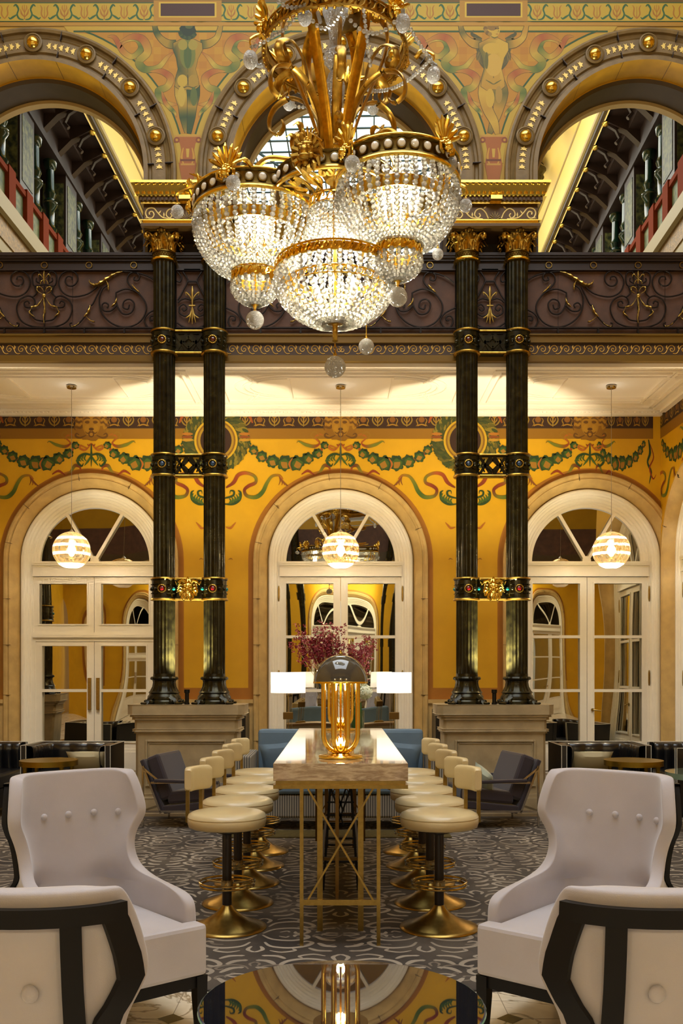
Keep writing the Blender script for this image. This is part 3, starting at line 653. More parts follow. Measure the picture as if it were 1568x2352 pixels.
# ---------------------------------------------------------------- BALCONY RAILING
RY = 10.5; SCL = RY/F
def Q(x, y): return ((x/2.613-104.1)*SCL, CH+(VY-(560+y/2.613))*SCL)   # zoomed-drawing units to metres, origin at the motif's axis
HALF = [
 [(590,262),(530,308),(440,324),(380,296),(357,235),(380,185),(425,168),(462,186),(472,222),(450,255),(415,258),(397,232),(408,205),(432,205),(438,222)],
 [(610,268),(585,320),(560,370),(545,375)], [(545,375),(515,440),(470,490),(432,500),(425,485),(438,480)],
 [(740,172),(830,182),(900,205),(950,240)],
 [(700,300),(760,278),(830,300),(880,370),(868,440),(820,490),(745,506),(670,480),(615,420),(600,340),(620,280),(650,255)],
 [(700,300),(705,370),(740,425),(790,420),(810,370),(785,340),(750,350),(742,385),(770,398),(780,372)],
 [(705,375),(670,408),(630,408),(615,380),(632,360),(655,372),(648,392)],
 [(842,300),(800,275),(768,230),(780,190),(815,178),(840,200),(832,226),(808,222),(812,204)],
 [(960,390),(900,420),(870,460),(890,505),(925,508),(945,470),(930,440),(905,445),(905,465),(922,465)],
 [(272,508),(350,500),(410,468),(438,400),(420,345),(375,320),(340,330),(328,362),(350,388),(385,385),(392,360),(372,350),(362,366)],
 [(272,470),(320,462),(345,435),(352,400)], [(272,250),(330,260),(345,220),(340,185),(312,172),(300,190),(296,240),(320,230),(318,212)], [(330,262),(318,300),(345,330)],
]
def gleaf(mb, pts, wid, mi=1, y=-.03):
    pts = spline([Q(*p) for p in pts], 5); n = len(pts)
    mb.tube([(a, y, b) for a, b in pts], [max(.002, 1.45*wid*sin(PI*(i+.6)/(n+.4))*(1+.3*sin(i*1.9))) for i in range(n)], 7, mi, flat=(1,.5), up=(0,1,0))
LGOLD = mat('antique_leaf_gold',(206,172,86),.36,.8, noise=.4, nscale=30)
def scroll_bay(root, cx, sides=(-1, 1), x0=None, x1=None):
    iron = MB(); gold = MB()
    for s in sides:
        a = MB()
        for pth in HALF: a.tube([(u, -.03, v) for u, v in spline([Q(*p) for p in pth], 5)], .0085, 6, 0)
        G = []
        for pth, w_ in (([(745,172),(700,185),(650,215),(600,248),(570,255),(545,240),(540,222)], .022), ([(640,225),(655,255),(655,285)], .014), ([(548,372),(535,415),(505,450)], .015), ([(520,440),(545,465),(570,475),(565,465)], .01), ([(500,455),(470,490),(438,502),(425,488)], .008), ([(795,250),(815,275),(845,302)], .014), ([(705,330),(698,360),(668,388)], .013), ([(275,320),(310,375),(345,385),(352,400)], .012), ([(350,400),(360,420),(330,445)], .011), ([(272,300),(290,270),(312,268),(312,290),(280,310)], .01), ([(276,215),(300,190),(308,205)], .009), ([(276,220),(292,235),(295,250)], .007)):
            g = MB(); gleaf(g, pth, w_, 0); G.append(g)
        iron.add([(s*p[0]+cx, p[1]+RY, p[2]) for p in a.v], [f if s > 0 else f[::-1] for f in a.f], 0, None, True)
        for g in G: h = MB(); h.add([(s*p[0]+cx, p[1]+RY, p[2]) for p in g.v], [f if s > 0 else f[::-1] for f in g.f], 0, None, True); h.build('gilded_leaf', LGOLD, root)
    a = MB()
    for pth in ([(272,168),(270,200),(272,252)], [(272,300),(270,340),(275,400),(268,450),(275,498)]): gleaf(a, pth, .013, 0)
    a.ball((Q(272,320)[0], -.045, Q(272,320)[1]), .022, 10, 8)
    gold.add([(p[0]+cx, p[1]+RY, p[2]) for p in a.v], a.f, 0, None, True)
    iron.tube([(cx, RY-.03, Q(0,250)[1]), (cx, RY-.03, Q(0,540)[1])], .008, 6)
    iron.build('iron_scrollwork', IRON, root); gold.build('gilded_ribbon', LGOLD, root)
def railing(x0, x1, cx, label, sides=(-1,1), narrow=False):
    root = empty('balcony_railing', (0,0,0), label=label, cat='railing', kind='thing')
    m = MB(); m.box(x0, x1, RY-.09, RY+.05, 6.03, 6.06); m.box(x0, x1, RY-.075, RY+.04, 6.01, 6.03); m.box(x0, x1, RY-.05, RY+.03, 5.985, 6.01); m.box(x0, x1, RY-.02, RY+.02, 5.90, 5.985); m.box(x0, x1, RY-.045, RY+.02, 5.885, 5.90)
    m.build('handrail', mat('dark_rail_wood',(38,24,16),.4), root)
    m = MB(); m.box(x0, x1, RY+.0, RY+.03, 5.19, 5.9)
    for k in range(-3, 4):
        if x0 < cx+k*1.17+.3 < x1: m.box(cx+k*1.17+.3, cx+k*1.17+.304, RY-.002, RY, 5.2, 5.89, 1)
    m.build('backing_panel', [RUST, IRON], root)
    m = MB(); m.box(x0, x1, RY-.045, RY-.015, 5.25, 5.265); m.box(x0, x1, RY-.04, RY+.01, 5.19, 5.20)
    if not narrow:
        k = -8
        while k < 9:
            x = cx+k*.437
            if x0 < x < x1: m.box(x-.01, x+.01, RY-.04, RY-.02, 5.19, 5.25)
            k += 1
    m.build('bottom_bar', IRON, root)
    k = -6
    while k < 7:
        x = cx+k*.488
        if x0 < x < x1 and not narrow:
            m = MB(); m.tube([(x+.033*cos(a*PI/10), RY-.03, 5.945+.033*sin(a*PI/10)) for a in range(20)], .0065, 6, closed=True); m.build('ring_ornament', BRASS, root)
        k += 1
    if narrow:
        iron = MB(); g = MB()
        for s in (-1, 1):
            for pth in ([(1105,175),(1130,215),(1130,240),(1105,290),(1090,320),(1072,345)], [(1072,175),(1095,205),(1088,235),(1068,230)], [(1160,420),(1120,440),(1085,420),(1085,385),(1110,370),(1128,392),(1112,408),(1100,396)], [(1160,345),(1120,335),(1090,345),(1075,360)], [(1070,480),(1110,505),(1160,512)]):
                iron.tube([(cx+s*(x-1161)/2.613*SCL, RY-.03, CH+(VY-(560+y/2.613))*SCL) for x, y in spline(pth, 5)], .0085, 6)
            for pth, w_ in (([(1161,370),(1170,330),(1190,305),(1202,300),(1196,320)], .009), ([(1161,385),(1172,430),(1195,450),(1202,452)], .009), ([(1163,380),(1172,440),(1182,480)], .008)):
                q = spline([(cx+s*(x-1161)/2.613*SCL, CH+(VY-(560+y/2.613))*SCL) for x, y in pth], 4); g.tube([(a, RY-.035, b) for a, b in q], [w_*sin(PI*(i+.6)/(len(q)+.4)) for i in range(len(q))], 6)
        zz = lambda y: CH+(VY-(560+y/2.613))*SCL
        g.tube([(cx, RY-.04, zz(y)) for y in (262,290,320,350,378,410,450,490)], [.003,.016,.012,.012,.008,.01,.012,.003], 8)
        g.box(cx-.035, cx+.035, RY-.055, RY-.03, zz(384), zz(378))
        iron.box(cx-.05, cx+.05, RY-.04, RY-.02, zz(236), zz(228)); iron.box(cx-.09,cx+.09,RY-.045,RY-.02,zz(170),zz(160))
        iron.build('iron_scrollwork', IRON, root); g.build('gilded_fleuron', LGOLD, root)
    else: scroll_bay(root, cx, sides)
    return root
railing(-4.55, -1.645-DX-.12, -3.237, 'long balcony railing left of the columns, iron scrolls with gilt ribbon bow')
railing(-1.645-DX+.12, -1.645+DX-.12, -1.62, 'narrow balcony railing with gilt fleuron between the left twin columns', narrow=True)
railing(-1.645+DX+.12, 1.645-DX-.12, 0, 'middle balcony railing behind the chandelier, between the two column pairs')
railing(1.645-DX+.12, 1.645+DX-.12, 1.63, 'narrow balcony railing with gilt fleuron between the right twin columns', narrow=True)
railing(1.645+DX+.12, 5.0, 3.25, 'long balcony railing right of the columns, iron scrolls with gilt ribbon bow')
# ================================================================ MIRRORED HALL BEYOND THE ARCHES (solid stand-in for the reflection above the balcony)
HA = math.atan2(68, F)      # its axis leans a little to the right of ours
hall = empty('trim_reflected_hall', (0,0,0), kind='structure'); hall.rotation_euler = (0,0,-HA); hall.location = (-.28,0,0); hall.scale = (.95,1,1)
hallL = empty('trim_reflected_hall_left', (0,0,0), kind='structure'); hallL.rotation_euler = (0,0,-HA); hallL.location = (-.50,0,0); hallL.scale = (.95,1,1)
COVE = mat('cream_cove_plaster', (226,196,112), .55); FRZ = mat('gold_leaf_frieze', (150,112,40), .45, .4, noise=.6, nscale=18, bump=.4, bscale=40)
GPAN = mat('green_floral_panel', (132,134,84), .6, noise=.4, nscale=9, col2=(70,88,62)); MLD = mat('olive_beige_moulding', (160,140,88), .5); REDW = mat('red_wood_stile', (124,50,22), .8, 0, .1); DWD = mat('dark_walnut', (50,34,26), .45, noise=.4, nscale=6); GMAR = mat('dark_green_marble', (26,52,38), .15, noise=.5, nscale=10, coat=.5); LATT = mat('gold_green_inlay', (110,110,60), .5, noise=.7, nscale=14, col2=(30,40,30))
GH = CH
y0, y1 = 11.3, 27.0
for s in (-1, 1):
    HH = hall if s > 0 else hallL
    m = MB(); B = lambda a, b, ya, yb, z0, z1, mi=0: m.box(*sorted((s*a, s*b)), ya, yb, GH+z0, GH+z1, mi)
    B(5.0,5.3,y0,y1,3.2,6.15,0); B(4.94,5.02,y0,y1,6.13,6.45,1); B(4.86,5.02,y0,y1,6.45,6.68,2); B(4.90,5.02,y0,y1,6.68,6.74,2); B(4.96,5.02,y0,y1,5.95,6.13,2)
    B(5.0,5.1,y0,y1,6.74,7.2,3); B(4.95,5.12,y0,y1,7.18,7.26,4)
    B(5.55,5.7,y0,y1,6.74,9.0,5)           # dark back of the colonnade
    B(4.95,5.7,y0,y1,8.55,8.95,5); B(4.75,5.7,y0,y1,8.9,9.05,5)
    for k in range(8):   # arched panels on the lower wall
        yc = y0+1.0+2.1*k; pts = [(yc+.75*cos(PI*i/14), GH+5.15+.75*sin(PI*i/14)) for i in range(15)]+[(yc-.75,GH+3.3),(yc+.75,GH+3.3)]
        m.prism([(a, b) for a, b in pts], s*4.985, s*5.0, 2, 'x'); m.prism([(yc+(a-yc)*.86, GH+5.15+(b-GH-5.15)*.86) for a, b in pts], s*4.975, s*4.99, 3, 'x'); m.ball((s*4.95, yc, GH+5.3), .14, 10, 8, (.3,1,1.6), 6)
    m.build('side_wall', [GPAN, FRZ, MLD, GPAN, REDW, DWD, GOLD], HH)
    m = MB(); m.box(*sorted((s*4.30,s*5.7)),y0,y1,GH+9.12,GH+9.18); m.build('cornice_soffit', DWD, HH)
    yy = y0+.3; k = 0
    while yy < y1-.5:
        c = MB(); c.box(*sorted((s*4.93,s*5.16)),yy-.13,yy+.13,GH+6.74,GH+7.30,0); c.build('balustrade_post', REDW, HH)
        if k % 3 == 1:   # pier with inlaid panel
            c = MB(); c.box(*sorted((s*4.98,s*5.5)),yy-.30,yy+.30,GH+7.25,GH+8.6,0); c.box(*sorted((s*4.97,s*4.98)),yy-.22,yy+.22,GH+7.4,GH+8.4,1); c.box(*sorted((s*5.02,s*5.4)),yy-.31,yy-.302,GH+7.4,GH+8.4,1); c.build('inlaid_pier', [DWD, LATT], HH)
        else:
            c = MB(); x = s*5.12; z = GH+7.28
            c.lathe([(.13,z),(.13,z+.05),(.10,z+.08),(.12,z+.14),(.085,z+.20),(.075,z+.45),(.12,z+.52),(.13,z+.58),(.075,z+.64),(.11,z+.72),(.08,z+.80),(.07,z+1.12),(.10,z+1.16),(.12,z+1.24),(.13,z+1.32)], (x,yy,0), 16); c.ball((x,yy,z+.56), .135, 12, 6, (1,1,.35), 1); c.build('green_column', [GMAR, LATT], HH)
        # bracket under the cornice
        for q in (0,):
            c = MB(); c.prism([(s*5.0,GH+8.62),(s*4.72,GH+8.88),(s*4.40,GH+9.02),(s*4.40,GH+9.12),(s*5.0,GH+9.12)], yy-.07+q, yy+.07+q, 0); c.tube([(s*4.42,yy+q,GH+9.0),(s*4.55,yy+q,GH+8.92),(s*4.62,yy+q,GH+8.78),(s*4.55,yy+q,GH+8.70)], .035, 6, 0); c.ball((s*4.38,yy+q,GH+9.03), .07, 8, 6, (1,1,.6), 1); c.build('cornice_bracket', [DWD, GOLD], HH)
        yy += .72; k += 1
    m = MB()  # cove with ribs, rising to the glass roof
    prof = [(4.36,9.06),(4.36,9.2),(4.28,9.26),(4.26,9.42),(4.16,9.8),(3.95,10.15),(3.6,10.4),(3.2,10.5),(3.14,10.62),(2.72,10.62),(2.70,10.78),(2.62,10.8)]
    m.grid([[(s*a, y, GH+b) for a, b in prof] for y in (y0, y1)], smooth=False)
    for a, b, r_ in ((4.30,9.26,.05),(4.19,9.7,.025),(3.88,10.2,.03),(3.2,10.5,.05),(2.72,10.62,.05)): m.tube([(s*a,y0,GH+b),(s*a,y1,GH+b)], r_, 8, 1)
    m.build('cove', [COVE, MLD], HH)
    if s > 0:
        for k in range(5):
            c = MB(); y = 13.2+1.5*k; p = (s*3.72, y, GH+9.98)
            c.lathe([(0,-.42),(.05,-.38),(.08,-.30),(.16,-.22),(.20,-.1),(.22,-.02),(.26,0)], p, 16); c.tube([(p[0],y,p[2]),(p[0]+.05,y,p[2]+.2)], .04, 6)
            for q in range(8): c.ball((p[0]+.17*cos(q*PI/4), y+.17*sin(q*PI/4), p[2]-.13), .05, 6, 5)
            for q in range(5): acanthus(c, (p[0],y,p[2]+.02), q*1.256, .2, .12, .16)
            c.build('cove_boss', mat('dark_bronze_leaf',(70,60,34),.4,.7), HH)  # one dark bronze tone for every boss
SKY = mat('roof_glass_daylight', (220,236,240), .5, emit=(214,238,246), es=1.15)
m = MB(); m.box(-2.95,2.62,y0,y1,GH+10.95,GH+10.97); m.build('roof_glass', SKY, hall)
m = MB()
for k in range(-8, 8): m.box(k*.375-.014,k*.375+.014,y0,y1,GH+10.92,GH+10.95)
yy = y0
while yy < y1: m.box(-2.62,2.62,yy-.022,yy+.022,GH+10.925,GH+10.945); yy += .42
for s in (-1,1):
    for k in range(4): m.tube([(s*2.5,13+3.2*k,GH+10.8),(s*.9,15.2+3.2*k,GH+10.8)], .03, 6)
m.build('glazing_bars', mat('dark_glazing_bar',(40,60,66),.4,.3), hall)
m = MB(); m.box(-6,6,y1,y1+.2,GH+2,GH+11.2); m.build('end_wall', GYEL, hall)
lamp('reflected_hall_fill', 'AREA', (-1.2,17,GH+7.6), 105, WARM, 1.0, (0,0,0), None, 9).rotation_euler = (R(180),0,0)  # added unseen fill lamps that brighten the cove from below
lamp('reflected_hall_fill', 'AREA', (2.2,17,GH+7.6), 105, WARM, 1.0, (R(180),0,0), None, 9)
# ================================================================ REST OF OUR HALL, behind and beside us (met in the mirrors)
m = MB(); m.box(-9.2,-9,-8,12.9,0,12,0); m.box(9,9.2,-8,12.9,0,12,0)
st(m.build('wall_side', YEL))
m = MB(); holed_wall(m, -5.5, [-9.75,-6.5,-3.25,0,3.25,6.5], 1.13, DCZ, 0, 12, -12, 12)
for c in (-6.5,-3.25,0,3.25,6.5): arch_stone(m, c, 'y', -5.5, -1); m.box(c-1.0,c+1.0,-5.75,-5.7,0,4,4)
m.box(-9,9,-5.45,-4.2,4.9,5.2,3); m.box(-9,9,-4.3,-4.2,5.2,6.05,5)
st(m.build('wall_behind', [YEL, OCH, STONE, DKOL, mat('dim_doorway',(120,100,70),.5), RUST]))
for x in (-4.9,-1.645,1.645,4.9):
    for s in (-1,1):
        m = MB(); m.lathe([(.117,1.1),(.117,6)], (x+s*DX,-3.9,0), 20); m.lathe([(.2,1.1),(.18,1.2),(.13,1.4)], (x+s*DX,-3.9,0), 20)
        for z in (2.4,3.73,5.05): m.lathe([(.15,z-.12),(.15,z+.12)], (x+s*DX,-3.9,0), 20, 0)
        st(m.build('column_behind', BRONZE))
    m = MB(); m.box(x-.55,x+.55,-4.2,-3.6,0,1.1); st(m.build('pier_behind', PSTONE))
# hall roof: glass panels in a dark grid, the daylight over our heads
m = MB()
m.box(-9,-4.2,-8,9.5,11.9,12.1,0); m.box(4.2,9,-8,9.5,11.9,12.1,0); m.box(-4.2,4.2,8.6,10.4,11.9,12.1,0); m.box(-4.2,4.2,-8,-.8,11.9,12.1,0)
st(m.build('ceiling_hall', COVE)); 
m = MB(); m.box(-4.2,4.2,-.8,8.6,12.0,12.02,0)
for k in range(-7,8): m.box(k*.6-.03,k*.6+.03,-.8,8.6,11.9,12,1)
for k in range(16): m.box(-4.2,4.2,-.8+k*.6,-.74+k*.6,11.9,12,1)
st(m.build('window_roof', [mat('sky_glass_overhead',(220,236,240),.5,emit=(206,226,248),es=1.6), MATS['dark_glazing_bar']]))
for k, dd in enumerate([o for o in bpy.data.objects if o.name in ('door_1','door_2','door_3')]):
    for x in ((-6.5,-3.25),(0,),(3.25,6.5))[k]: q = copy_tree(dd, (x,7.0,0), PI); q.name = f'door_{5+k}'
for x in (-4.9, 0, 4.9): lamp('rear_fill_light', 'POINT', (x, -4.8, 4.4), 120, WARM, .15)  # added unseen lamps, brighten the rear wall for the door mirrors
# ================================================================ CHANDELIER
CHX, CHY = -.03, 5.2
ch = empty('chandelier', (CHX, CHY, 0), label='huge gilt chandelier hung with crystal bead baskets and glass balls', cat='chandelier')
def bead(m, c, r, d=(0,0,1), el=1.15, mi=0):
    """faceted bead"""
    d = Vector(d).normalized(); u = d.orthogonal().normalized(); v = d.cross(u); c = Vector(c); vs = [c-d*r*el]
    for z, q in ((-.45,.86), (.45,.86)): vs += [c+d*r*el*z+(u*cos(k*PI/3)+v*sin(k*PI/3))*r*q*1.05 for k in range(6)]
    vs.append(c+d*r*el); fs = [(0,1+(k+1)%6,1+k) for k in range(6)]+[(1+k,1+(k+1)%6,7+(k+1)%6,7+k) for k in range(6)]+[(13,7+k,7+(k+1)%6) for k in range(6)]
    m.add([tuple(p) for p in vs], fs, mi)
def strand_mesh(prof, r, sp, jit=0, rr=None):
    """beads along a profile [(radius,z)...]; returns MB in the xz plane"""
    m = MB(); pts = spline(prof, 8); acc = 0; nxt = 0; rr = rr or random.Random(1)
    for a, b in zip(pts, pts[1:]):
        d = math.hypot(b[0]-a[0], b[1]-a[1]); 
        while nxt <= acc+d:
            t = (nxt-acc)/d if d else 0; bead(m, (lerp(a[0],b[0],t)+rr.uniform(-jit,jit), rr.uniform(-jit,jit), lerp(a[1],b[1],t)), r*rr.uniform(.85,1.1), (b[0]-a[0],rr.uniform(-.2,.2),b[1]-a[1])); nxt += sp
        acc += d
    return m
def strands(name, parent, prof, n, r, sp, c=(0,0), mtl=None, jit=.002, a0=0):
    protos = []
    for k in range(3):
        me = strand_mesh(prof, r, sp, jit, random.Random(k+3)).build(name, mtl or CRYS, parent); protos.append(me)
    for k in range(n):
        o = protos[k % 3] if k < 3 else protos[k % 3].copy()
        if k >= 3: COL.objects.link(o)
        o.parent = parent; o.location = (c[0], c[1], 0); o.rotation_euler = (0,0,2*PI*k/n+a0)
def gear_band(m, r, z0, z1, n=64, mi=0, th=.004):
    """openwork gilt band: two rails and a run of small scrolls"""
    h = z1-z0
    for z, t in ((z0,.006),(z1,.006)): m.tube([(r*cos(a*2*PI/n), r*sin(a*2*PI/n), z) for a in range(n)], t, 6, mi, closed=True)
    k = int(2*PI*r/(h*.9))
    for i in range(k):
        a0 = 2*PI*i/k; da = 2*PI/k
        pts = [(a0, z0), (a0+da*.35, z0+h*.25), (a0+da*.5, z0+h*.6), (a0+da*.8, z0+h*.85), (a0+da*.95, z0+h*.55), (a0+da*.75, z0+h*.42)]
        m.tube([(r*cos(a), r*sin(a), z) for a, z in spline(pts, 3)], th, 5, mi)
def solid_band(m, r, z0, z1, mi=0, mi2=1):
    m.lathe([(r-.012,z0),(r+.004,z0-.006),(r+.012,z0+.002),(r+.010,z0+.010),(r+.002,z0+.014),(r,z0+.02),(r,z1-.014),(r+.008,z1-.008),(r+.008,z1),(r-.012,z1),(r-.012,z0)], (0,0,0), 72, mi, caps=False)
def disc_row(parent, r, z, n, c=(0,0,0), skip=()):
    m = MB(); m.lathe([(.0265,0),(.0265,-.006),(.0215,-.007)], (0,-r,z), 16, 1, 'y', caps=False); m.lathe([(.0215,-.004),(.017,-.012),(.008,-.016),(0,-.017)], (0,-r,z), 12, 0, 'y', caps=False, smooth=False)
    p = m.build('crystal_disc', [CRYSD, DGOLD], parent, fix=True)
    for k in range(n):
        if k == 0: o = p
        else: o = p.copy(); COL.objects.link(o)
        o.parent = parent; o.location = c; o.rotation_euler = (0,0,2*PI*k/n)
def palmette(m, p, ang, h, mi=0, lean=.15):
    p = Vector(p); d = Vector((cos(ang),sin(ang),0)); s = Vector((-sin(ang),cos(ang),0))
    for k in range(-3, 4):
        a = k*R(19); L = h*(1-.05*abs(k)); pts = []
        for t in (0,.3,.6,.85,1): pts.append(tuple(p+Vector((0,0,1))*L*t*cos(a)+s*(L*t*sin(a)*1.05)+d*(lean*h*(t**2)+(.05*h if t == .85 else 0))))
        m.tube(pts, [.007*h/.13,.009*h/.13,.012*h/.13,.011*h/.13,.003], 6, mi)
    for k in range(5): m.ball(tuple(p+d*.012+s*(.018*cos(k*PI/4))+Vector((0,0,.018*sin(k*PI/4)-.005))), .012, 8, 6, mi=mi)
    m.ball(tuple(p+d*.028+Vector((0,0,-.03))), .024, 10, 8, mi=mi)
    for k in range(10): m.ball(tuple(p+d*.03+s*(.026*cos(k*PI/5))+Vector((0,0,-.03+.026*sin(k*PI/5)))), .008, 6, 5, mi=mi)
    for q in (-1,1): m.tube([tuple(p+s*q*.02+d*.01+Vector((0,0,-.06))), tuple(p+s*q*.045+d*.015+Vector((0,0,-.05))), tuple(p+s*q*.05+d*.015+Vector((0,0,-.02))), tuple(p+s*q*.03+d*.02+Vector((0,0,-.01)))], [.008,.011,.010,.004], 6, mi)
def cball(name, p, r, parent, egg=1.0):
    m = MB(); n, k = 16, 10; z = p[2]
    m.ball(p, r, n, k, (1,1,egg), 0, smooth=False); m.ball(p, r*.55, 10, 6, (1,1,egg), 0, smooth=False)
    m.lathe([(.003,z+r*egg+.035),(.004,z+r*egg+.01),(.009,z+r*egg+.004),(.006,z+r*egg-.004)], (p[0],p[1],0), 10, 1); return m.build(name, [CRYSB, GOLD], parent)
CANDLE = mat('candle_sleeve', (240,226,190), .5)
def candles(parent, c, z, n, r):
    for k in range(n):
        a = 2*PI*k/n+.4; x, y = c[0]+r*cos(a), c[1]+r*sin(a); m = MB()
        m.lathe([(0,z-.07),(.022,z-.065),(.024,z-.06),(.009,z-.055),(.009,z-.05)], (x,y,0), 12, 1); m.lathe([(.009,z-.05),(.009,z)], (x,y,0), 10, 0); m.lathe([(.007,z),(.014,z+.02),(.012,z+.04),(.004,z+.062),(0,z+.068)], (x,y,0), 10, 2); m.tube([(c[0],c[1],z-.09),(c[0]+.5*r*cos(a),c[1]+.5*r*sin(a),z-.085),(x,y,z-.07)], .006, 6, 1)
        m.build('candle_bulb', [CANDLE, GOLD, BULB], parent)
def basket(c, zr, rr, rs, tag_):
    b = empty('crystal_basket', (c[0]-CHX, c[1]-CHY, 0), parent=ch)
    m = MB(); solid_band(m, rr, zr, zr+.088); m.build('jewelled_band', [DGOLD, OGOLD], b, angle=50)
    m = MB(); m.tube([((rr+.004)*cos(a*PI/36), (rr+.004)*sin(a*PI/36), zr-.006) for a in range(72)], .011, 8, closed=True); m.tube([((rr+.008)*cos(a*PI/36), (rr+.008)*sin(a*PI/36), zr+.09) for a in range(72)], .007, 8, closed=True); m.build('gilt_rim', GOLD, b)
    disc_row(b, rr+.0, zr+.046, 30)
    zs = zr-.335
    strands('bead_strand', b, [(rr-.004,zr-.02),(rr+.006,zr-.07),(rr-.005,zr-.14),(rr-.045,zr-.22),(rr-.11,zr-.29),(rs,zs+.01)], 42, .0135, .0245)
    m = MB(); m.lathe([(rr-.06,zr-.13),(rr-.055,zr-.13),(rr-.055,zr-.075),(rr-.06,zr-.075)], (0,0,0), 48, caps=False); m.build('inner_gilt_band', GOLD, b, solid=.003)
    strands('inner_bead_strand', b, [(.10,zr+.05),(.102,zr-.02),(.10,zr-.14)], 14, .012, .026)
    strands('inner_bead_strand', b, [(.20,zr+.04),(.205,zr-.02),(.20,zr-.09)], 20, .011, .026)
    m = MB(); gear_band(m, rs, zs-.045, zs+.01, 40, th=.0045); m.lathe([(rs-.008,zs-.04),(rs-.004,zs-.04),(rs-.004,zs+.005),(rs-.008,zs+.005)], (0,0,0), 32, caps=False); m.build('small_gilt_ring', GOLD, b)
    strands('small_bead_strand', b, [(rs-.002,zs-.05),(rs,zs-.08),(rs-.02,zs-.12),(rs-.07,zs-.155),(.012,zs-.17)], 20, .0130, .0235)
    m = MB(); m.lathe([(0,zs-.15),(.03,zs-.155),(.022,zs-.17),(.012,zs-.175),(.008,zs-.19),(0,zs-.20)], (0,0,0), 16); m.tube([(0,0,zs-.19),(0,0,zr-.05)], .008, 8); 
    for k in range(3): a = k*2.094+.3; m.tube([(0,0,zr+.02),(.15*cos(a),.15*sin(a),zr+.05),(rr*cos(a),rr*sin(a),zr+.03)], .007, 6)
    m.tube([(0,0,zr-.05),(0,0,zr+.25)], .009, 8); m.build('basket_rod', GOLD, b)
    candles(b, (0,0), zr-.13, 5, .07)
    cball('crystal_ball', (0,0,zs-.255), .051, b)
    for a, hh in tag_: m = MB(); palmette(m, ((rr+.012)*cos(R(a)), (rr+.012)*sin(R(a)), zr+.085), R(a), .13); m.build('palmette', GOLD, b)
    for dz, pw in ((-.03,19),(-.2,11)): lamp('chandelier_bulb_light', 'POINT', (c[0], c[1], zr+dz), pw, (1,.94,.78), .06)
    return b
basket((-.48, 5.366), 4.06, .334, .129, [(-110,1),(-185,1),(10,1),(80,1),(130,1)])
basket((.30, 5.035), 4.06, .316, .126, [(-145,1),(-48,1),(30,1),(90,1),(150,1)])
# central body
m = MB(); solid_band(m, .335, 4.07, 4.155); m.build('hub_band', [DGOLD, OGOLD], ch, angle=50); disc_row(ch, .335, 4.115, 30)
m = MB(); m.tube([(.34*cos(a*PI/36), .34*sin(a*PI/36), 4.064) for a in range(72)], .011, 8, closed=True)
for k in range(9):     # openwork underside of the hub
    a0 = 2*PI*k/9
    for s in (-1, 1):
        for r0, r1, t0, tn in ((.32,.0,0,1),):
            pts = [(.32,0),(.27,.10),(.21,.14),(.17,.08),(.19,.0),(.23,.02),(.225,.07)]
            m.tube([(r_*cos(a0+s*q), r_*sin(a0+s*q), 4.075) for r_, q in spline(pts, 3)], [.011]*19, 5, flat=(.5,1.2), up=(0,0,1))
            pts = [(.30,.28),(.25,.22),(.24,.30),(.28,.34)]; m.tube([(r_*cos(a0+s*q), r_*sin(a0+s*q), 4.075) for r_, q in spline(pts, 3)], .009, 5, flat=(.5,1.2), up=(0,0,1))
    m.tube([(.33*cos(a0),.33*sin(a0),4.075),(.14*cos(a0),.14*sin(a0),4.06)], .008, 5)
m.build('openwork_plate', GOLD, ch)
m = MB(); gear_band(m, .14, 4.0, 4.05, 36); m.build('inner_gilt_ring', GOLD, ch)
strands('bead_strand', ch, [(.138,3.99),(.150,3.90),(.185,3.80),(.24,3.73),(.30,3.685)], 32, .013, .0245, a0=.05)
m = MB(); gear_band(m, .325, 3.655, 3.705, 80, th=.0055); m.lathe([(.314,3.66),(.318,3.66),(.318,3.70),(.314,3.70)], (0,0,0), 56, caps=False); m.build('bowl_ring', GOLD, ch)
strands('bowl_bead_strand', ch, [(.322,3.645),(.325,3.60),(.30,3.53),(.235,3.46),(.15,3.41),(.05,3.385)], 38, .0150, .029)
m = MB(); gear_band(m, .27, 3.56, 3.60, 60, th=.004)
for k in range(4): a = k*PI/2+.5; m.tube([(.31*cos(a),.31*sin(a),3.68),(.24*cos(a),.24*sin(a),3.52),(.12*cos(a),.12*sin(a),3.42),(.03*cos(a),.03*sin(a),3.395)], .008, 6, flat=(1,.5))
m.build('bowl_frame', GOLD, ch)
candles(ch, (0,0), 3.56, 6, .12)
m = MB(); m.lathe([(0,3.40),(.045,3.398),(.048,3.392),(.02,3.384),(.014,3.375),(.014,3.30),(.017,3.295),(.008,3.29),(.004,3.285)], (0,0,0), 20)
for k in range(4): m.tube([(.008*cos(a*PI/4)*(1 if k % 2 else .2),.008*cos(a*PI/4)*(.2 if k % 2 else 1),3.272-.017*k+.011*sin(a*PI/4)) for a in range(8)], .003, 5, closed=True)
m.build('bottom_finial', OGOLD, ch); cball('crystal_ball', (0,0,3.155), .058, ch)
for z, pw in ((3.80,15),(3.55,38)): lamp('chandelier_bulb_light', 'POINT', (CHX, CHY, z), pw, (1,.94,.78), .07)
